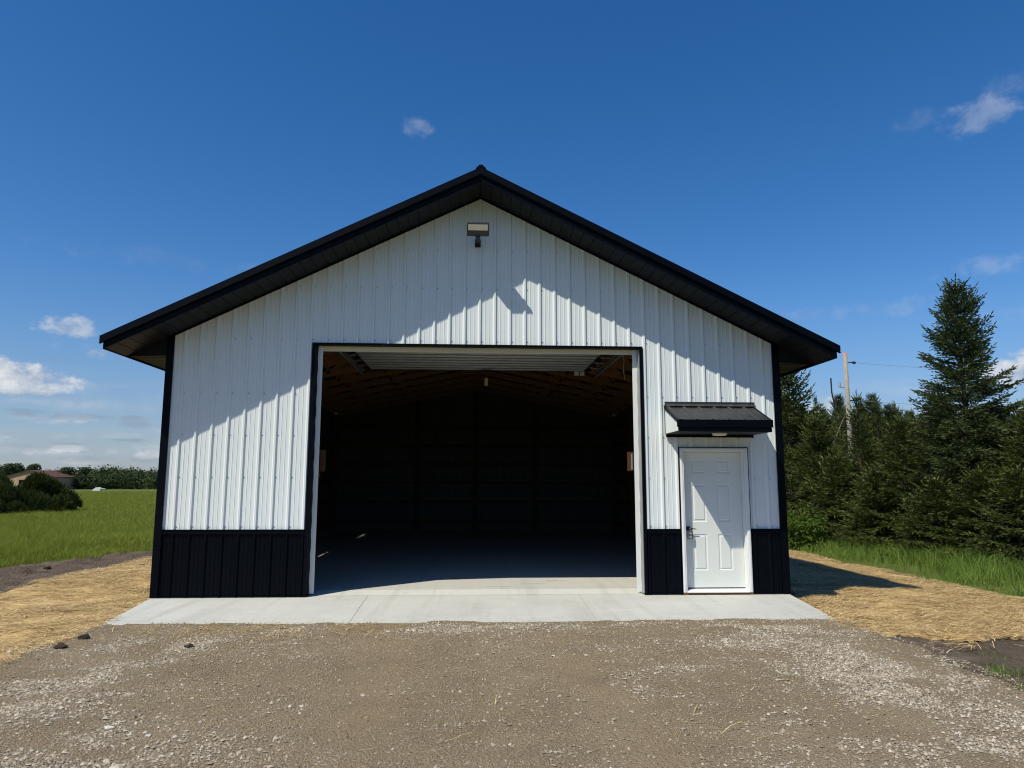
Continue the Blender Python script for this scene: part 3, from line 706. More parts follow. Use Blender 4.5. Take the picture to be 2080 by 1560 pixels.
def beam(mb, a, b, w, y0, y1):
    a = Vector((a[0], a[1])); b = Vector((b[0], b[1])); d = (b-a).normalized(); n = Vector((-d.y, d.x))*w/2
    mb.prism([tuple(a-n), tuple(b-n), tuple(b+n), tuple(a+n)], y0, y1)
BC = lambda x: 4.72-.20*abs(x-XC)      # bottom chord
for k in range(11):
    y = .62+k*1.2192; mb = MB()
    for s in (-1, 1):
        xe = XC+s*4.5
        beam(mb, (xe, soff(xe)+.02), (XC, soff(XC)+.02), .14, y, y+.038)
        beam(mb, (xe, BC(xe)), (XC, BC(XC)), .14, y+.0385, y+.076)
        for f0, f1 in ((.25, .25), (.25, .5), (.5, .5), (.5, .8)):
            x0, x1 = XC+s*4.5*(1-f0), XC+s*4.5*(1-f1); beam(mb, (x0, BC(x0)), (x1, soff(x1)), .09, y+.0, y+.037)
    beam(mb, (XC, BC(XC)), (XC, 5.95), .09, y, y+.037)
    P(mb, 'roof_truss', M['wood'])
for s in (-1, 1):
    for k in range(8):
        x = XC+s*(.3+k*.6); z = soff(x)+.095
        mb = MB(); mb.box((x-.045, .0, z), (x+.045, YB-.01, z+.038)); P(mb, 'roof_purlin', M['wood'])

# roof
YF, YR = -.61, YB+.6
EXL, EXR = -.885, 9.525
def roofz(x): return soff(x)+.175
for s, xe in ((-1, EXL-.02), (1, EXR+.02)):
    n = int(abs(xe-XC)/.01)
    # ribbed roof sheets: ribs run down the slope, spaced along y
    ys = [YF-.005+.9144*k for k in range(0, 17)]
    ys = [y for y in ys if y < YR-.1]+[YR]
    for a, b in zip(ys, ys[1:]):
        pr = profile(a, b, .02); mb = MB()
        for (ya, oa), (yb, ob) in zip(pr, pr[1:]):
            if yb-ya < 1e-5: continue
            q = [(XC, ya, roofz(XC)+oa), (xe, ya, roofz(xe)+oa), (xe, yb, roofz(xe)+ob), (XC, yb, roofz(XC)+ob)]
            mb.quad(q if s < 0 else q[::-1])
        P(mb, 'roof_panel', M['black'])
    mb = MB(); q = [(XC, YF+.03, roofz(XC)-.012), (xe, YF+.03, roofz(xe)-.012), (xe, YR, roofz(xe)-.012), (XC, YR, roofz(XC)-.012)]
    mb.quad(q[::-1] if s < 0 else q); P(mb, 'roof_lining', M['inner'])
    # rake fascia (lower) and rake trim (upper, proud)
    xf = EXL if s < 0 else EXR
    mb = MB(); poly = [(XC, soff(XC)), (XC, soff(XC)+.092), (xf, soff(xf)+.092), (xf, soff(xf))]
    mb.prism(poly if s > 0 else poly[::-1], YF-.018, YF); P(mb, 'rake_fascia', M['black'])
    xt = xf+s*.042
    mb = MB(); poly = [(XC, soff(XC)+.078), (XC, roofz(XC)+.022), (xt, roofz(xt)+.022), (xt-s*.004, soff(xt)+.092)]
    mb.prism(poly if s > 0 else poly[::-1], YF-.048, YF-.019)
    poly = [(XC, roofz(XC)+.0225), (XC, roofz(XC)+.026), (xt, roofz(xt)+.026), (xt, roofz(xt)+.0225)]
    mb.prism(poly if s > 0 else poly[::-1], YF-.05, YF+.09)
    P(mb, 'rake_trim', M['black'])
    # hem line between the two
    mb = MB(); poly = [(XC, soff(XC)+.0935), (XC, soff(XC)+.104), (xt, soff(xt)+.104), (xt, soff(xt)+.0935)]
    mb.prism(poly if s > 0 else poly[::-1], YF-.056, YF-.0485); P(mb, 'rake_hem', M['black'])
    # eave fascia and drip edge
    ze = soff(xf)
    mb = MB(); mb.box((min(xf, xf-s*.015), YF+.001, ze), (max(xf, xf-s*.015), YR, ze+.14)); P(mb, 'eave_fascia', M['black'])
    mb = MB(); mb.box((min(xf, xt), YF-.047, ze+.11), (max(xf, xt), YR, ze+.15)); P(mb, 'drip_edge', M['black'])
    # front overhang soffit panels following the slope
    xw = XL-.0 if s < 0 else XR+.0
    step = .152; n = int(abs(xf-XC)/step)
    me = None
    for k in range(n+1):
        xa = XC+s*(k*step+.004); xb = XC+s*min((k+1)*step-.004, abs(xf-XC)-.002)
        if abs(xb-xa) < .02: continue
        if me is None or k == n:
            p = MB(); za, zb_ = 0, soff(xb)-soff(xa); dx = xb-xa
            poly = [(0, 0), (dx, zb_), (dx, zb_+.012), (0, .012)]
            p.prism(poly if s > 0 else poly[::-1], YF+.001, -.001)
            me_ = p.mesh('soffit_panel', M['soffit'])
            if k < n: me = me_
        o = bpy.data.objects.new('soffit_panel', me if k < n else me_); COL.objects.link(o); o.parent = barn; o.location = (xa-XC, -6.5, soff(xa))
    mb = MB(); poly = [(XC, soff(XC)+.014), (XC, soff(XC)+.02), (xf, soff(xf)+.02), (xf, soff(xf)+.014)]
    mb.prism(poly if s > 0 else poly[::-1], YF+.001, -.001); P(mb, 'soffit_backing', M['dark'])
    # boxed return above the side eave and the level side soffit
    zs = 3.462
    mb = MB(); xi = XL+.006 if s < 0 else XR-.006
    poly = [(xi, zs), (xf-s*.016, zs), (xf-s*.016, soff(xf)+.012), (xi, soff(xi)-.001)]
    mb.prism(poly if s < 0 else poly[::-1], .0005, .02); P(mb, 'eave_return', M['soffit'])
    me = None
    for k in range(46):
        y0 = .021+k*.3048; y1 = min(y0+.300, YR-.01)
        if y1-y0 < .05: break
        p = MB(); p.box((min(xi, xf-s*.016), y0, zs), (max(xi, xf-s*.016), y1, zs+.01)); p.box((min(xi, xf-s*.016), y0+.145, zs-.004), (max(xi, xf-s*.016), y0+.157, zs-.0005))
        P(p, 'soffit_panel', M['soffit'])
    # corner soffit where the overhang wraps the wall corner is part of the sloping run
# ridge cap
mb = MB(); w = .075
mb.prism([(XC-w, roofz(XC-w)+.027), (XC-w, roofz(XC-w)+.045), (XC-.02, roofz(XC)+.062), (XC+.02, roofz(XC)+.062), (XC+w, roofz(XC+w)+.045), (XC+w, roofz(XC+w)+.027), (XC, roofz(XC)+.027)][::-1], YF-.052, YR); P(mb, 'ridge_cap', M['black'])
# gable closure above trusses at the back
mb = MB(); mb.prism([(XL, soff(XL)), (XC, soff(XC)), (XR, soff(XR)), (XR, soff(XR)+.16), (XC, soff(XC)+.16), (XL, soff(XL)+.16)], YB-.03, YB+.0); P(mb, 'gable_board', M['inner'])
mb = MB(); mb.prism([(XL, soff(XL)+.021), (XC, soff(XC)+.021), (XR, soff(XR)+.021), (XR, soff(XR)+.16), (XC, soff(XC)+.16), (XL, soff(XL)+.16)], .0, .05); P(mb, 'gable_board', M['inner'])

# ---- overhead door, raised
od = empty('overhead_door', (0, 0, 0)); od.parent = barn; od.location = (-XC, -6.5, 0)
def Q(mb, name, m, par, **k): return mb.build(name, m, par, **k)
zd = 4.0; me = None
for k in range(6):
    y0 = .82+k*.614; mb = MB()
    pr = [(0, .05), (.012, 0), (.055, 0), (.085, .05), (.23, .05), (.26, 0), (.36, 0), (.39, .05), (.52, .05), (.55, 0), (.596, 0), (.608, .05)]
    for (ya, a), (yb, b) in zip(pr, pr[1:]): mb.quad([(1.93, y0+ya, zd+a), (6.72, y0+ya, zd+a), (6.72, y0+yb, zd+b), (1.93, y0+yb, zd+b)][::-1])
    mb.box((1.93, y0, zd+.056), (6.72, y0+.608, zd+.065))
    Q(mb, 'door_section', M['grey'], od)
    for xs in (1.93, 6.60):
        mb = MB(); mb.box((xs, y0+.01, zd-.012), (xs+.12, y0+.595, zd-.002)); Q(mb, 'end_stile', M['rubber'], od)
        mb = MB(); mb.box((xs+.02, y0-.03, zd-.022), (xs+.10, y0+.04, zd-.0125)); mb.tube([(xs+.06, y0, zd-.03), ((xs-.12 if xs < 4 else xs+.24), y0, zd-.03)], .008, 6); Q(mb, 'hinge', M['grey'], od)
for xs, s in ((1.80, 1), (6.955, -1)):
    mb = MB(); mb.box((xs-.003, .45, zd-.06), (xs+.003, 5.0, zd+.01)); mb.box((min(xs, xs+s*.05), .45, zd-.066), (max(xs, xs+s*.05), 5.0, zd-.0605)); mb.box((min(xs, xs+s*.05), .45, zd+.0105), (max(xs, xs+s*.05), 5.0, zd+.0155))
    pts = [(xs, .20, .04), (xs, .20, 3.5), (xs, .24, 3.75), (xs, .33, 3.9), (xs, .45, zd-.02)]; mb.tube(pts, .022, 6)
    Q(mb, 'track', M['grey'], od)
    for yy in (2.2, 4.8):
        mb = MB(); mb.box((xs-.02, yy, zd+.02), (xs+.02, yy+.03, BC(xs)+.1)); Q(mb, 'track_hanger', M['grey'], od)
for xs in (6.44, 6.56):
    mb = MB(); mb.box((xs-.05, 4.45, zd-.10), (xs+.05, 4.47, zd-.012)); Q(mb, 'bottom_fixture', M['vinyl'], od)
mb = MB(); mb.box((4.40, 4.30, zd-.03), (4.62, 4.36, zd-.013)); mb.box((4.485, 4.3, zd-.22), (4.535, 4.33, zd-.031)); Q(mb, 'lock_bracket', M['rubber'], od)
mb = MB(); mb.box((4.46, 4.29, zd-.36), (4.53, 4.298, zd-.20)); Q(mb, 'paper_tag', M['tag'], od)
mb = MB(); mb.tube([(6.9, 1.9, 3.93), (6.93, 1.9, 3.8), (6.915, 1.91, 3.62), (6.935, 1.9, 3.45)], .008, 6); Q(mb, 'pull_rope', M['rope'], od)
mb = MB(); mb.tube([(1.75, .34, 4.18), (6.95, .34, 4.18)], .016, 8); mb.tube([(2.2, .34, 4.18), (4.0, .34, 4.18)], .035, 10); mb.tube([(4.6, .34, 4.18), (6.4, .34, 4.18)], .035, 10); Q(mb, 'torsion_spring', M['grey'], od)
# blocks of framing lumber catching light just inside the jambs
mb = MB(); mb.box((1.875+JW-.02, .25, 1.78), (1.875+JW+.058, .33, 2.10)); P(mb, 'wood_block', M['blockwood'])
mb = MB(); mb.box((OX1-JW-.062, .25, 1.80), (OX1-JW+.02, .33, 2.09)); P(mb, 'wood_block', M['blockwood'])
mb = MB(); mb.box((OX1-JW-.02, .24, 1.82), (OX1-JW+.0, .249, 2.06)); P(mb, 'mounting_plate', M['grey'])

# ---- entry door
ed = empty('entry_door', (0, 0, 0)); ed.parent = barn; ed.location = (-XC, -6.5, 0)
a, b = DX0, DX1; f = .055
mb = MB(); mb.box((a-.012, -.026, .003), (a-.0005, -.001, DZ+.012)); mb.box((b+.0005, -.026, .003), (b+.012, -.001, DZ+.012)); mb.box((a-.0004, -.026, DZ+.0005), (b+.0004, -.001, DZ+.012)); Q(mb, 'door_trim', M['black'], ed)
for x0 in (a, b-f):
    mb = MB(); mb.box((x0, -.034, .032), (x0+f, .02, DZ)); s = 1 if x0 < 7.5 else -1
    xi = x0+f if s > 0 else x0
    mb.box((x0+.012 if s > 0 else x0+.018, -.040, .034), (x0+f-.018 if s > 0 else x0+f-.012, -.0345, DZ-.012))
    mb.box((min(xi, xi+s*.016), -.005, .032), (max(xi, xi+s*.016), .13, DZ-f)); Q(mb, 'door_frame', M['vinyl'], ed, bev=.003)
mb = MB(); mb.box((a+f+.0005, -.034, DZ-f), (b-f-.0005, .13, DZ)); mb.box((a+.04, -.040, DZ-f+.014), (b-.04, -.0345, DZ-.012)); Q(mb, 'door_frame', M['vinyl'], ed, bev=.003)
DY = .088; L, Rr, zb0, zt0 = 7.398, 8.287, .088, 2.083
cols = [(7.53, 7.74), (7.91, 8.12)]; rows = [(.335, .862), (1.045, 1.60), (1.765, 1.965)]
mb = MB()
xs = [L, cols[0][0], cols[0][1], cols[1][0], cols[1][1], Rr]; zs = [zb0, rows[0][0], rows[0][1], rows[1][0], rows[1][1], rows[2][0], rows[2][1], zt0]
for i in range(5):
    for j in range(7):
        if i in (1, 3) and j in (1, 3, 5): continue
        mb.quad([(xs[i], DY, zs[j]), (xs[i+1], DY, zs[j]), (xs[i+1], DY, zs[j+1]), (xs[i], DY, zs[j+1])])
mb.box((L, DY+.012, zb0), (Rr, DY+.045, zt0)); mb.box((L, DY, zb0-.012), (Rr, DY+.045, zb0-.0005), 1)
Q(mb, 'door_slab', [M['door'], M['rubber']], ed)
for x0, x1 in cols:
    for z0, z1 in rows:
        mb = MB(); rings = [(0, 0), (.010, .0085), (.020, .0085), (.036, .001), (.037, .001)]
        rr = [[(x0+o, DY+d, z0+o), (x1-o, DY+d, z0+o), (x1-o, DY+d, z1-o), (x0+o, DY+d, z1-o)] for o, d in rings]
        for r0, r1 in zip(rr, rr[1:]):
            for k in range(4): mb.quad([r0[k], r0[(k+1) % 4], r1[(k+1) % 4], r1[k]])
        mb.quad(rr[-1]); Q(mb, 'door_panel', M['door'], ed)
mb = MB(); mb.prismx([(-.05, .032), (-.05, .045), (.02, .066), (DY+.05, .074), (DY+.05, .032)], a+f+.001, b-f-.001); Q(mb, 'threshold', M['vinyl'], ed)
mb = MB(); mb.box((a, -.036, .003), (b, .06, .0315)); Q(mb, 'door_sill', M['brownstrip'], ed)
mb = MB(); mb.tube([(7.452, DY-.001, .945), (7.452, DY-.014, .945)], .034, 20); mb.tube([(7.452, DY-.0142, .945), (7.452, DY-.055, .945)], [.017, .015], 12)
mb.tube([(7.445, DY-.05, .945), (7.50, DY-.052, .946), (7.562, DY-.048, .938)], [.011, .008, .006], 8); Q(mb, 'door_handle', M['rubber'], ed, smooth=True)
mb = MB(); mb.box((7.425, DY-.06, .79), (7.495, DY-.028, .885)); Q(mb, 'key_box', M['grey'], ed, bev=.004)
mb = MB(); mb.box((7.437, DY-.0625, .845), (7.483, DY-.0605, .862)); mb.box((7.437, DY-.0625, .803), (7.483, DY-.0605, .809)); Q(mb, 'key_box_label', M['rubber'], ed)
mb = MB(); mb.tube([(7.435, DY-.045, .885), (7.44, DY-.045, .93), (7.46, DY-.045, .95), (7.49, DY-.045, .93), (7.503, DY-.045, .87), (7.507, DY-.045, .79)], .0055, 6); Q(mb, 'shackle', M['rubber'], ed)

# ---- awning over the entry door
aw = empty('door_awning', (0, 0, 0)); aw.parent = barn; aw.location = (-XC, -6.5, 0)
ax0, ax1, ay, azf, azw = 7.125, 8.462, -.69, 2.500, 2.775
def az(y): return azf+(azw-azf)*(y-ay)/(0-ay)
mb = MB(); pr = profile(ax0-.02, ax1+.02, 7.19)
for (xa, oa), (xb, ob) in zip(pr, pr[1:]):
    if xb-xa > 1e-5: mb.quad([(xa, ay-.03, az(ay-.03)+oa+.004), (xb, ay-.03, az(ay-.03)+ob+.004), (xb, -.001, az(-.001)+ob+.004), (xa, -.001, az(-.001)+oa+.004)])
Q(mb, 'awning_roof', M['sheen_charcoal'], aw)
mb = MB(); mb.box((ax0-.005, -.027, azw-.01), (ax1+.04, -.0195, azw+.062)); mb.quad([(ax0-.005, -.10, az(-.10)+.03), (ax1+.04, -.10, az(-.10)+.03), (ax1+.04, -.0275, azw+.035), (ax0-.005, -.0275, azw+.035)]); Q(mb, 'flashing', M['sheen_charcoal'], aw)
for x0, s in ((ax0, -1), (ax1, 1)):
    mb = MB(); poly = [(-.022, 2.352), (ay, 2.352), (ay, azf-.004), (-.022, azw-.012)]
    mb.prismx(poly, x0-.004, x0+.004); Q(mb, 'awning_side', M['white'], aw)
    mb = MB(); poly = [(ay-.028, az(ay)-.035), (ay-.028, az(ay)+.0), (-.028, az(0)+.005), (-.028, az(0)-.05)]
    xx = x0+s*.012
    mb.prismx(poly, min(xx-.007, xx+.007), max(xx-.007, xx+.007)); mb.box((x0+s*.0045-.004, -.030, 2.345) if s > 0 else (x0-.013, -.030, 2.345), (x0+s*.0045+.008, -.0225, azw) if s > 0 else (x0-.0045, -.0225, azw)); Q(mb, 'awning_trim', M['black'], aw)
mb = MB(); mb.box((ax0-.022, ay-.032, 2.405), (ax1+.022, ay-.012, azf+.008)); mb.box((ax0-.024, ay-.040, 2.4005), (ax1+.024, ay-.0325, 2.412)); Q(mb, 'fascia_trim', M['black'], aw)
mb = MB(); mb.box((ax0-.003, ay-.011, 2.338), (ax1+.003, ay-.0005, 2.404)); mb.box((ax0-.003, ay-.026, 2.338), (ax1+.003, ay-.0115, 2.399)); Q(mb, 'awning_fascia', M['black'], aw)
mb = MB(); mb.box((ax0+.001, ay+.0005, 2.338), (ax1-.001, -.022, 2.350)); Q(mb, 'awning_soffit', M['soffit'], aw)  # a white soffit drawn in dark steel: its shade is in the colour
mb = MB(); mb.box((ax0+.002, -.050, 2.300), (ax1-.002, -.0225, 2.3375)); Q(mb, 'ledger_trim', M['black'], aw)
mb = MB(); mb.tube([(7.83, -.36, 2.3375), (7.83, -.36, 2.316), (7.83, -.36, 2.306)], [.108, .104, .085], 28); Q(mb, 'soffit_light', M['lens'], aw)

# ---- flood light on the gable
fl_ = empty('flood_light', (4.275, -.02, 5.22)); tag(fl_, 'black flood light with a pale rectangular lens on a short bracket high on the gable', 'flood light')
mb = MB(); mb.box((-.045, .0, -.02), (.045, -.012+.012-.014, .10)); mb.box((-.036, -.36, .015), (.036, -.0145, .06)); o = Q(mb, 'bracket', M['rubber'], fl_, bev=.003)
mb = MB()
hd = empty('x') if False else None
def tilt(mb, c, ang):
    ca, sa = math.cos(ang), math.sin(ang); out = []
    for x, y, z in mb.v:
        y -= c[1]; z -= c[2]; out.append((x, c[1]+y*ca-z*sa, c[2]+y*sa+z*ca))
    mb.v = out
c = (0, -.44, .12); tl = -math.radians(28)
mb.box((-.165, -.56, .095), (.165, -.31, .13)); mb.box((-.13, -.50, .131), (.13, -.33, .150)); tilt(mb, c, tl); Q(mb, 'lamp_housing', M['rubber'], fl_, bev=.004)
mb = MB(); mb.box((-.145, -.548, .0885), (.145, -.435, .0945)); tilt(mb, c, tl); Q(mb, 'lamp_lens', M['lens'], fl_)
mb = MB(); mb.box((-.05, -.36, .05), (.05, -.32, .11)); mb.tube([(0, -.372, .088), (0, -.355, .088)], .012, 8); Q(mb, 'pivot', M['rubber'], fl_)

# ------------------------------------------------------------------ spruces
def spindles(P0, A, L, W, tint):
    """three crossed kite blades round each axis: P0 base (n,3), A unit dir, L length, W width"""
    n = len(P0)
    ref = np.where(np.abs(A[:, 2:3]) < .9, np.array([[0, 0, 1.]]), np.array([[1., 0, 0]]))
    u = np.cross(A, ref); u /= np.linalg.norm(u, axis=1, keepdims=True)+1e-9; v = np.cross(A, u)
    V = np.empty((n, 8, 3)); V[:, 0] = P0; V[:, 1] = P0+A*L[:, None]; mid = P0+A*(L*.42)[:, None]
    ph = RNG.uniform(0, 3.14, n)
    for k in range(3):
        an = ph+k*math.pi/3; w = (u*np.cos(an)[:, None]+v*np.sin(an)[:, None])*(W/2)[:, None]
        V[:, 2+2*k] = mid+w; V[:, 3+2*k] = mid-w
    b = (np.arange(n)*8)[:, None]
    F = np.concatenate([b+np.array([[0, 2+2*k, 1, 3+2*k]]) for k in range(3)])
    return V.reshape(-1, 3), F, np.repeat(tint, 8)
def norm(a): return a/(np.linalg.norm(a, axis=-1, keepdims=True)+1e-9)
def spruce_mesh(H, R, seed, dens=1.0, skirt=.04, power=.75, sparse_top=0.0, spl=.10, lw=.030, mname='spruce', open_=.0):
    r = np.random.default_rng(seed); P0 = []; A = []; L = []; W = []; T = []; wood = MB()
    wood.tube([(0, 0, -.15), (0.01, 0, H*.4), (0, .01, H*.8), (0, 0, H*.985)], [H*.013+.02, H*.010+.012, .018, .006], 7)
    z = H*skirt; az0 = 0
    while z < H*.965:
        t = z/H; nb = 5 + (r.random() < .5) + (2 if t < .5 else 0)
        Rl = R*(1-t)**power*(1-.35*math.exp(-((t-0)/.06)**2))
        for k in range(int(nb)):
            az0 += 2.4+r.normal(0, .25); a = az0
            bl = Rl*r.uniform(.72, 1.18)*(1+.07*math.sin(3*a+seed))+.05+.06*(1-t)
            el = math.radians(-14+70*t**1.25+r.normal(0, 7))
            if r.random() < open_*t: continue
            dirh = np.array([math.cos(a), math.sin(a), 0])
            ns = max(3, int(bl/.055*dens**.5)); s = np.linspace(0, 1, ns+1)
            up = np.radians(22+20*t)
            pts = np.stack([dirh[0]*bl*s*math.cos(el), dirh[1]*bl*s*math.cos(el), z+bl*(s*math.sin(el)+.22*s*s*math.sin(up)-.10*math.sin(3.1416)*s)], 1)
            if bl > .5 and r.random() < .7: wood.tube([tuple(pts[0]), tuple(pts[ns//2]), tuple(pts[-1])], [.016*bl/1.2+.004, .009, .003], 3, cap=False)
            tan = norm(np.gradient(pts, axis=0)); side = np.array([-dirh[1], dirh[0], 0])
            s0 = int(ns*(.10 if t > .6 else .22))
            for i in range(s0, ns+1):
                f = s[i]; tl = min(bl*.5, .62)*(1-f)**.7*r.uniform(.6, 1.15)+.05
                # the branch itself
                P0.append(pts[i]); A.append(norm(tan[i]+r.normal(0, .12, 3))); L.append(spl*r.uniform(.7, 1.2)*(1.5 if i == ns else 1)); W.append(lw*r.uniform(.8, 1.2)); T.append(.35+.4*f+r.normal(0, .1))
                for sgn in (-1, 1):
                    if f > .97: continue
                    d = norm(tan[i]*.75+side*sgn*r.uniform(.7, 1.1)+np.array([0, 0, r.normal(-.05-.25*(1-t)*(f < .7), .2)]))
                    m = max(1, int(tl/(.060)*dens))
                    for j in range(m):
                        q = (j+.3)/m*tl
                        p = pts[i]+d*q+np.array([0, 0, -.25*q*q])
                        sg2 = 1 if j % 2 else -1
                        c2 = norm(np.cross(d, [0, 0, 1]))
                        dd = norm(d*.9+c2*sg2*r.uniform(.25, .9)*(j < m-1)+r.normal(0, .18, 3))
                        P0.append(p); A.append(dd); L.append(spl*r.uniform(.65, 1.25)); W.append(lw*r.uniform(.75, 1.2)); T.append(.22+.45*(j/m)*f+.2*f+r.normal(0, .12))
        z += (.16+.05*r.random())*(1.0 if t > .5 else 1.15)*(H/6)**.35*(1/dens**.3)
    # leader and upward shoots near the top
    for k in range(5): P0.append(np.array([0, 0, H*.90+k*H*.02])); A.append(np.array([0, 0, 1.])); L.append(.17); W.append(.026); T.append(.9)
    for k in range(int(9)):
        a = r.uniform(0, 6.28); zz = H*r.uniform(.84, .97); e = r.uniform(.8, 1.25)
        P0.append(np.array([0, 0, zz])); A.append(np.array([math.cos(a)*math.cos(e), math.sin(a)*math.cos(e), math.sin(e)])); L.append(r.uniform(.18, .38)); W.append(.024); T.append(.85)
    V, F, TT = spindles(np.array(P0), norm(np.array(A)), np.array(L), np.array(W), np.clip(np.array(T), .03, .98))
    return npmesh('spruce_crown', V, F, M[mname], TT), wood.mesh('spruce_trunk', M['bark'])
def place_tree(name, meshes, x, y, rz, label, cat, group=None, scale=(1, 1, 1), z=None):
    zz = float(height(np.array([x]), np.array([y]))[0])-.06 if z is None else z
    o = empty(name, (x, y, zz), rz); o.scale = scale; tag(o, label, cat, group)
    for nm, me in zip(('crown', 'trunk'), meshes): c_ = link(nm, me, o)
    return o
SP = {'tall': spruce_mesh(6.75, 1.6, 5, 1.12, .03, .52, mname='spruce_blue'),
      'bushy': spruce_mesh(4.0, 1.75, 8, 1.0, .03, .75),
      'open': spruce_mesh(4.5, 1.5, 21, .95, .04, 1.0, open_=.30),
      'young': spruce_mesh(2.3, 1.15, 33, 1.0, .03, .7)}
def near(kind, px, dep, label, rz=0.0, s=1.0, sh=1.0):
    x, y = spot(px, dep); return place_tree('spruce_tree', SP[kind], x, y, rz, label, 'spruce', 'spruces in the row on the right', (s, s, s*sh))
near('tall', 1966, 17.2, 'tallest bluish spruce standing alone above the row on the right', 0.6)
near('open', 1744, 21.0, 'thin topped spruce growing in front of the utility pole', 1.0, 1.0, 1.0)
near('bushy', 1604, 24.5, 'tall dark spruce partly hidden behind the right corner of the barn', 2.0, 1.35, 1.12)
near('bushy', 1658, 22.5, 'round topped spruce between the barn corner and the utility pole', 4.0, 1.0, .98)
near('bushy', 1832, 18.6, 'broad low spruce left of the tallest spruce', 5.2, .92, .95)
near('bushy', 2082, 16.6, 'pointed shorter spruce right of the tallest spruce', 2.4, .80, 1.10)
near('bushy', 2110, 15.4, 'dense spruce at the right edge of the photo', 3.3, .98, .92)
near('bushy', 1985, 15.8, 'low wide spruce at the foot of the tallest spruce', 1.1, .85, .62)
near('young', 1772, 18.6, 'small bushy spruce in the grass below the utility pole', 2.2, 1.05, .9)
near('young', 1690, 20.6, 'small bushy spruce nearer the barn, beside the weeds', .4, 1.15, .95)
near('young', 1893, 16.6, 'small spruce with branches touching the grass in front of the tallest spruce', 5.4, 1.05, .78)
near('young', 2052, 14.8, 'small spruce in front of the pointed shorter spruce', 3.0, 1.0, .9)
near('bushy', 1765, 24.5, 'green spruce just behind the utility pole line', .2, .95, .86)
near('bushy', 1890, 22.5, 'spruce filling the gap behind the tallest spruce', 1.9, 1.0, .86)
near('bushy', 2020, 21.0, 'spruce behind the pointed shorter spruce', 3.9, 1.0, .90)
near('bushy', 1560, 27.5, 'spruce hidden mostly behind the barn wall', 3.9, 1.1, 1.0)
rr = random.Random(4)
kinds = ['tall', 'bushy', 'open', 'bushy', 'tall']
for k in range(64):
    px = 1480+k*14.5+rr.uniform(-8, 8); dep = 62+rr.random()*16; kd = rr.choice(kinds); x, y = spot(px, dep)
    H0 = {'tall': 6.75, 'bushy': 4.0, 'open': 4.5}[kd]; Ht = ((979-rr.uniform(792, 834))/FPX*dep+1.63)-1.25
    if kd == 'tall': Ht *= rr.uniform(1.0, 1.05)
    s = Ht/H0; w = min(s, 1.45)*rr.uniform(1.0, 1.25)
    place_tree('spruce_tree', SP[kd], x, y, rr.uniform(0, 6.28), 'dark green spruce in the wood beyond the gravel road', 'spruce', 'spruces in the wood beyond the gravel road', (w, w, s))

# leafy weeds at the right rear corner of the barn
def weeds():
    n = 5200; px = RNG.uniform(1585, 1668, n); dep = RNG.uniform(19.5, 22, n)
    a = YAW+np.arctan((px-1040)/FPX); t = dep/np.cos(a-YAW); X = CAM[0]+np.sin(a)*t; Y = CAM[1]+np.cos(a)*t
    cl = fbm(X, Y, 4, 3); Z = height(X, Y)+RNG.random(n)**.8*(.35+.9*cl)
    az_ = RNG.uniform(0, 6.28, n); e = RNG.uniform(-.5, .9, n)
    A = np.stack([np.cos(az_)*np.cos(e), np.sin(az_)*np.cos(e), np.sin(e)], 1)
    V, F, T = spindles(np.stack([X, Y, Z], 1), A, RNG.uniform(.07, .14, n), RNG.uniform(.03, .05, n), RNG.uniform(.2, .7, n))
    o = link('weeds', npmesh('weeds', V, F, M['grass'], T)); tag(o, 'leafy green weeds at the foot of the spruces by the barn corner', 'weeds', kind='stuff')
weeds()

# ------------------------------------------------------------------ gravel road, pole, wires
def _road(t, b): t.put(b.inputs['Base Color'], t.ramp(t.noise(wpos(t), 1.5, 6), [(.3, (.34, .30, .26)), (.7, (.50, .46, .41))]))
M['road'] = mat('road_gravel', (.4,)*3, .95, .1, 0, _road)
mb = MB(); rp = []
for px, dep in [(1300, 57), (1450, 55), (1600, 53), (1750, 51.5), (1900, 50), (2050, 49), (2250, 48), (2600, 47)]:
    x0, y0 = spot(px, dep-2.5); x1, y1 = spot(px, dep+2.5)
    rp.append(((x0, y0, float(height([x0], [y0])[0])+.10), (x1, y1, float(height([x1], [y1])[0])+.34)))
for (a0, a1), (b0, b1) in zip(rp, rp[1:]):
    mb.quad([a0, b0, b1, a1]); mb.quad([(a0[0], a0[1], a0[2]-.3), (b0[0], b0[1], b0[2]-.3), b0, a0]); mb.quad([a1, b1, (b1[0], b1[1], b1[2]-.6), (a1[0], a1[1], a1[2]-.6)])
tag(mb.build('gravel_road', M['road']), kind='structure')

pxx, pyy = spot(1726.5, 44)
pz = float(height([pxx], [pyy])[0]); PH = 9.72-pz
pole = empty('utility_pole', (pxx, pyy, pz)); tag(pole, 'weathered wooden utility pole with insulators rising behind the spruces', 'utility pole')
rX = Vector(CR).normalized()
mb = MB(); mb.tube([(0, 0, -.4), (0, 0, PH*.5), (0, 0, PH)], [.17, .15, .125], 14); Q(mb, 'shaft', M['pole'], pole, smooth=True)
mb = MB(); mb.tube([(rX.x*.12, rX.y*.12, PH-.62), (rX.x*.42, rX.y*.42, PH-.60)], .03, 6); mb.tube([(rX.x*.40, rX.y*.40, PH-.60), (rX.x*.55, rX.y*.55, PH-.62), (rX.x*.66, rX.y*.66, PH-.63)], [.05, .10, .04], 8); Q(mb, 'insulator', M['rubber'], pole)
mb = MB(); mb.tube([(-rX.x*.1, -rX.y*.1, PH-2.2), (-rX.x*.55, -rX.y*.55, PH-2.15)], .025, 6); mb.tube([(-rX.x*.45, -rX.y*.45, PH-2.15), (-rX.x*.45, -rX.y*.45, PH-1.85)], [.09, .05], 8); Q(mb, 'cutout_switch', M['grey'], pole)
mb = MB()
def rel(a, z): return (rX.x*a, rX.y*a, PH+z)
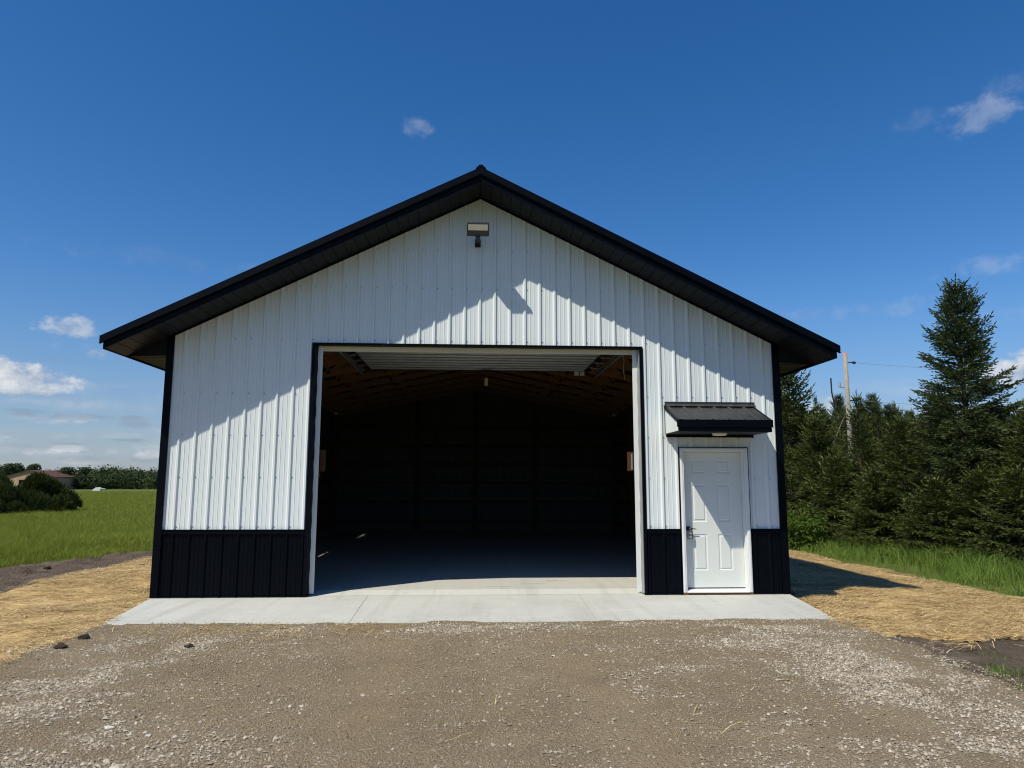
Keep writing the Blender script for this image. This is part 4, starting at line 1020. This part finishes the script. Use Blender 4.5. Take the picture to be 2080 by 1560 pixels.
mb.tube([rel(-.98, -1.6), rel(-.97, -2.5), rel(-.85, -3.2), rel(-.5, -3.6), rel(-.1, -3.8), rel(.1, -4.2), rel(.17, -4.9)], .045, 6); mb.tube([rel(.78, -2.85), rel(.80, -3.5), rel(.62, -4.2), rel(.25, -4.8), rel(.15, -5.0)], .045, 6); mb.tube([rel(-.2, -4.5), rel(.0, -4.8), rel(.17, -4.95)], .04, 6); Q(mb, 'cable_loop', M['rubber'], pole)
mb = MB(); mb.tube([rel(.12, -3.02), rel(.36, -3.0)], .045, 6); Q(mb, 'neutral_bracket', M['rubber'], pole)
for dz, lab, st in ((-.63, 'upper overhead wire running right from the utility pole', .66), (-3.0, 'lower overhead wire running right from the utility pole', .36)):
    x1, y1 = spot(2750, 47); b_ = Vector((x1, y1, pz+PH+dz-.25)); a_ = Vector((pxx+rX.x*st, pyy+rX.y*st, pz+PH+dz)); mb = MB()
    mb.tube([tuple(a_.lerp(b_, k/16)-Vector((0, 0, 1.0*4*(k/16)*(1-k/16)*.45))) for k in range(17)], .009, 5)
    tag(mb.build('power_line', M['grey']), lab, 'wire')
mb = MB(); gx, gy = spot(1640, 44); mb.tube([(pxx, pyy, pz+PH-3.4), (gx, gy, pz-.1)], .007, 5); tag(mb.build('guy_wire', M['grey']), 'thin guy wire slanting down left from the utility pole', 'wire')

# ------------------------------------------------------------------ far left: shrubs, barn, woodland
def shrub_mesh(seed, R=1.0, H=1.0, n=9000, name='spruce'):
    r = np.random.default_rng(seed); lobes = [(c0, r.uniform(.12, .25)+.85*max(0, 1-np.hypot(*c0)/.95)*r.uniform(.5, 1.1), r.uniform(.24, .44)) for c0 in r.normal(0, .42, (16, 2))]
    P0 = []; 
    for (c, h, rad) in lobes:
        m = n//16; d = norm(r.normal(0, 1, (m, 3))); d[:, 2] = np.abs(d[:, 2])*1.0-.25; rad_ = rad*(.60+.45*r.random(m)**.5)
        p = np.stack([c[0]+d[:, 0]*rad_, c[1]+d[:, 1]*rad_, h*.75+d[:, 2]*rad_*.9], 1); P0.append(np.hstack([p, norm(d+np.array([0, 0, .9])+r.normal(0, .3, (m, 3)))]))
    P = np.vstack(P0); p = P[:, :3]*np.array([R, R, H]); p[:, 2] = np.maximum(p[:, 2], .0)
    k = len(p); V, F, T = spindles(p, norm(P[:, 3:]), r.uniform(.16, .42, k), r.uniform(.06, .10, k), np.clip(r.normal(.4, .2, k), .02, .9))
    wd = MB(); wd.tube([(0, 0, -.2), (0, 0, H*.6)], [.09, .03], 6)
    return npmesh('shrub_crown', V, F, M[name], T), wd.mesh('shrub_trunk', M['bark'])
SH = [shrub_mesh(1, 2.2, 2.15, 12000), shrub_mesh(2, 2.0, 2.0, 12000)]
for i, (px, dep, w, h, lab) in enumerate([(92, 41.5, .86, 1.04, 'round dark pine bush at the right end of the clump in the field'), (6, 39, .72, .92, 'dark pine bush in the middle of the clump in the field'),
                                         (-45, 40, 1.1, 1.15, 'dark pine bush at the left edge of the photo'), (52, 40.5, .5, .62, 'smallest pine bush of the clump, in front of the distant barn'), (-14, 46, .8, 1.25, 'taller pine bush at the back left of the clump')]):
    x, y = spot(px, dep); place_tree('pine_bush', SH[i % 2], x, y, i*1.3, lab, 'bush', 'pine bushes in the field', (w, w, h))

def _tan(t, b): t.put(b.inputs['Base Color'], t.ramp(t.noise(wpos(t), .5, 3), [(.3, (.42, .28, .17)), (.7, (.48, .33, .21))]))
M['tan'] = mat('tan_steel', (.45, .3, .2), .6, .3, 0, _tan)
M['maroon'] = mat('maroon_roof', (.13, .045, .05), .7, .08, 0, lambda t, b: t.put(b.inputs['Base Color'], t.ramp(t.noise(wpos(t), .4, 3), [(.3, (.10, .052, .040)), (.7, (.125, .066, .050))])))
bx, by = spot(118, 258); gz = -1.18
bn = empty('distant_barn', (bx, by, gz), YAW-math.radians(30)+math.radians(0)); tag(bn, 'distant tan barn with maroon roof beyond the pine bushes', 'barn')
# local: corner nearest the camera at origin; gable runs -x, long side runs +y... rotated so both faces show
ga = math.radians(-24)
bn.rotation_euler = (0, 0, math.radians(5))
GW, GL, EH, RH = 16.5, 40.0, 4.4, 6.7
mb = MB(); mb.prism([(-GW, 0), (0, 0), (0, EH), (-GW/2, RH), (-GW, EH)], 0, .2); Q(mb, 'gable_wall', M['tan'], bn)
mb = MB(); mb.box((-.2, .205, 0), (0, GL, EH)); mb.box((-GW, .205, 0), (-GW+.2, GL, EH)); mb.prism([(-GW, 0), (0, 0), (0, EH), (-GW/2, RH), (-GW, EH)], GL+.01, GL+.2); Q(mb, 'side_wall', M['tan'], bn)
mb = MB(); 
for s in (0, 1):
    pts = [(-GW/2, RH+.15), (.5 if s else -GW-.5, EH-.05), (.5 if s else -GW-.5, EH-.2), (-GW/2, RH)]
    mb.prism(pts if s else pts[::-1], -.5, GL+.5)
Q(mb, 'roof', M['maroon'], bn)
mb = MB(); mb.box((-11.5, -.06, 0), (-4.5, -.005, 3.3)); Q(mb, 'barn_door', M['dark'], bn)
mb = MB(); mb.box((-8.5, -.35, 4.1), (-7.8, -.02, 4.6)); Q(mb, 'barn_lamp', M['rubber'], bn)

wx, wy = spot(206, 215); wz = float(height([wx], [wy])[0])
wb = empty('white_shed', (wx, wy, wz-.1), .1); wb.scale = (.46, .46, .62); tag(wb, 'small white rounded shed roof showing at the far edge of the field', 'shed')
mb = MB(); mb.prism([(-2.6, 0), (2.1, 0), (2.2, 1.2), (.9, 1.7), (-.6, 1.65), (-2.6, .5)][::-1], 0, 3); Q(mb, 'body', M['vinyl'], wb)
mb = MB(); mb.box((2.6, .5, 1.0), (4.6, 2.4, 1.25)); mb.box((3.4, 1.2, .0), (3.6, 1.4, .99)); Q(mb, 'side_table', M['white'], wb)
wb.children[1].name = 'lean_to_roof'

def woodland():
    r = np.random.default_rng(5); P = []; A = []; S = []; T = []
    def crown(px, dep, H, wd, n, base=0):
        x, y = spot(px, dep); g = float(height([x], [y])[0]); d = norm(r.normal(0, 1, (n, 3))); rad = .66+.34*r.random(n)
        lob = 1+.22*np.sin(d[:, 0]*5+px)+.22*np.sin(d[:, 1]*6+px*1.7)+.18*np.sin(d[:, 2]*7+px)
        p = np.stack([x+d[:, 0]*rad*lob*wd, y+d[:, 1]*rad*lob*wd, g+H*(.5+base)+d[:, 2]*rad*lob*H*.5], 1)
        P.append(p); A.append(norm(d+r.normal(0, .5, (n, 3)))); S.append(r.uniform(.35, .75, n)); T.append(np.clip(r.normal(.42+.25*math.sin(px*.7), .18, n), .02, .98))
    for k in range(230):
        px = -150+k*2.55+r.uniform(-4, 4); dep = r.uniform(295, 345)
        top = 960+5*math.sin(px*.021)+r.normal(0, 3.0)-(6 if px < 60 else 0); H = (979-top)/FPX*dep+1.63+1.35
        crown(px, dep, H, r.uniform(2.6, 4.2), 620)
    for k in range(60):                       # lower, darker front row
        px = -100+k*8+r.uniform(-3, 3); dep = r.uniform(272, 282); crown(px, dep, r.uniform(4.5, 7.5), r.uniform(2.6, 3.6), 300)
    for k in range(120):                      # a ridge of woods further away, all along the horizon
        px = -2600+k*60+r.uniform(-15, 15); dep = r.uniform(620, 700)
        if -150 < px < 3800 or True: crown(px, dep, 13.6+r.normal(0, .8), 20, 700)
    p = np.vstack(P); a = np.vstack(A); s = np.concatenate(S); t = np.concatenate(T)
    dist = np.hypot(p[:, 0]-CAM[0], p[:, 1]-CAM[1]); s = s*np.clip(dist/300, 1, 3)
    ref = np.array([[0, 0, 1.]]); u = norm(np.cross(a, ref+r.normal(0, .3, (len(p), 3)))); v = np.cross(a, u); c_, s_ = u*(s/2)[:, None], v*(s/2)[:, None]*.8
    V = np.stack([p-c_, p-s_, p+c_, p+s_], 1).reshape(-1, 3); F = np.arange(len(V)).reshape(-1, 4)
    o = link('far_woodland', npmesh('far_woodland', V, F, M['leaf'], np.repeat(t, 4))); tag(o, 'dark mixed woodland along the horizon beyond the field', 'woodland', kind='stuff')
woodland()
def leafy_mesh(seed, H, R, n):
    r = np.random.default_rng(seed); cs = [(r.normal(0, R*.42), r.normal(0, R*.42), H*r.uniform(.42, .88), R*r.uniform(.34, .55)) for _ in range(12)]
    P = []; A = []
    for x, y, z, q in cs:
        m = n//12; d = norm(r.normal(0, 1, (m, 3))); P.append(np.array([[x, y, z]])+d*q*(.75+.3*r.random((m, 1)))); A.append(norm(d+r.normal(0, .5, (m, 3))))
    p = np.vstack(P); a = np.vstack(A); s = r.uniform(.35, .8, len(p)); u = norm(np.cross(a, r.normal(0, 1, (len(p), 3)))); v = np.cross(a, u); c_, s_ = u*(s/2)[:, None], v*(s/2)[:, None]
    V = np.stack([p-c_, p-s_, p+c_, p+s_], 1).reshape(-1, 3); F = np.arange(len(V)).reshape(-1, 4)
    wd = MB(); wd.tube([(0, 0, -.3), (.1, 0, H*.4), (0, .1, H*.75)], [.32, .24, .1], 7)
    return npmesh('leafy_crown', V, F, M['leaf'], np.repeat(np.clip(r.normal(.5, .2, len(p)), .02, .98), 4)), wd.mesh('leafy_trunk', M['bark'])
LF = leafy_mesh(3, 10, 4.6, 5200)
for px, dep, s, lab in ((38, 268, .98, 'tallest leafy tree rising behind the distant barn on the left'), (146, 278, .86, 'leafy tree just right of the distant barn roof'), (10, 270, .84, 'leafy tree at the left edge beside the tallest one'), (62, 285, .8, 'leafy tree behind the ridge of the distant barn')):
    x, y = spot(px, dep); place_tree('leafy_tree', LF, x, y, px*.7, lab, 'tree', None, (s, s, s))

# ------------------------------------------------------------------ small things on the ground
def lump(name, x, y, r, m, label, cat, seed, z=None, flat=.6):
    rr_ = np.random.default_rng(seed)
    import bmesh
    bm = bmesh.new(); bmesh.ops.create_icosphere(bm, subdivisions=2, radius=1.0)
    for v in bm.verts:
        d = v.co.normalized(); k = 1+.22*math.sin(d.x*4+seed)+.2*math.sin(d.y*5+seed*2)+rr_.normal(0, .07)
        v.co = Vector((d.x*k*r*1.25, d.y*k*r, d.z*k*r*flat))
    me = bpy.data.meshes.new(name); bm.to_mesh(me); bm.free(); me.materials.append(m)
    o = link(name, me); o.location = (x, y, (float(drive_z(np.array([x]), np.array([y]))[0]) if z is None else z)+r*flat*.5); tag(o, label, cat); return o
def on_ground(px, py, z=-.09):
    d = look(px, py); t = (z-CAM[2])/d[2]; return CAM[0]+d[0]*t, CAM[1]+d[1]*t
x, y = on_ground(383, 1330); lump('soil_clod', x, y, .040, M['clod'], 'small dark clod of soil alone on the gravel left of centre', 'clod', 1)
x, y = on_ground(170, 1311); lump('soil_clod', x, y, .052, M['clod'], 'dark clod of soil on the gravel nearest the straw edge', 'clod', 2)
x, y = on_ground(122, 1330); lump('soil_clod', x, y, .048, M['clod'], 'leftmost dark clod of soil on the gravel', 'clod', 3)
def _pale(t, b): t.put(b.inputs['Base Color'], t.ramp(t.noise(wpos(t), 30, 4), [(.3, (.36, .33, .29)), (.7, (.56, .53, .49))]))
M['pale'] = mat('pale_stone', (.5,)*3, .85, .2, 0, _pale)
x, y = on_ground(220, 1499); lump('stone', x, y, .021, M['pale'], 'largest pale stone on the lower left of the gravel drive', 'stone', 4)
x, y = on_ground(300, 1517); lump('stone', x, y, .016, M['pale'], 'pale stone right of the largest one on the lower left gravel', 'stone', 5)
x, y = on_ground(95, 1153, -.12); lump('stone', x, y, .055, M['clod'], 'rock lying in the bare dirt strip at the left', 'rock', 6, z=float(height([x], [y])[0])+.01)
x, y = on_ground(1612, 1203, -.02)
mb = MB()
for k in range(26):
    a = random.uniform(0, 6.28); e = random.uniform(.1, .9); l = random.uniform(.06, .15)
    mb.tube([(x, y, -.06), (x+math.cos(a)*l*.6, y+math.sin(a)*l*.6, -.05+l*e*.8), (x+math.cos(a)*l, y+math.sin(a)*l, -.05+l*e)], .0028, 3)
tag(mb.build('straw_tuft', M['straw']), 'upright tuft of straw at the right corner of the barn', 'straw')
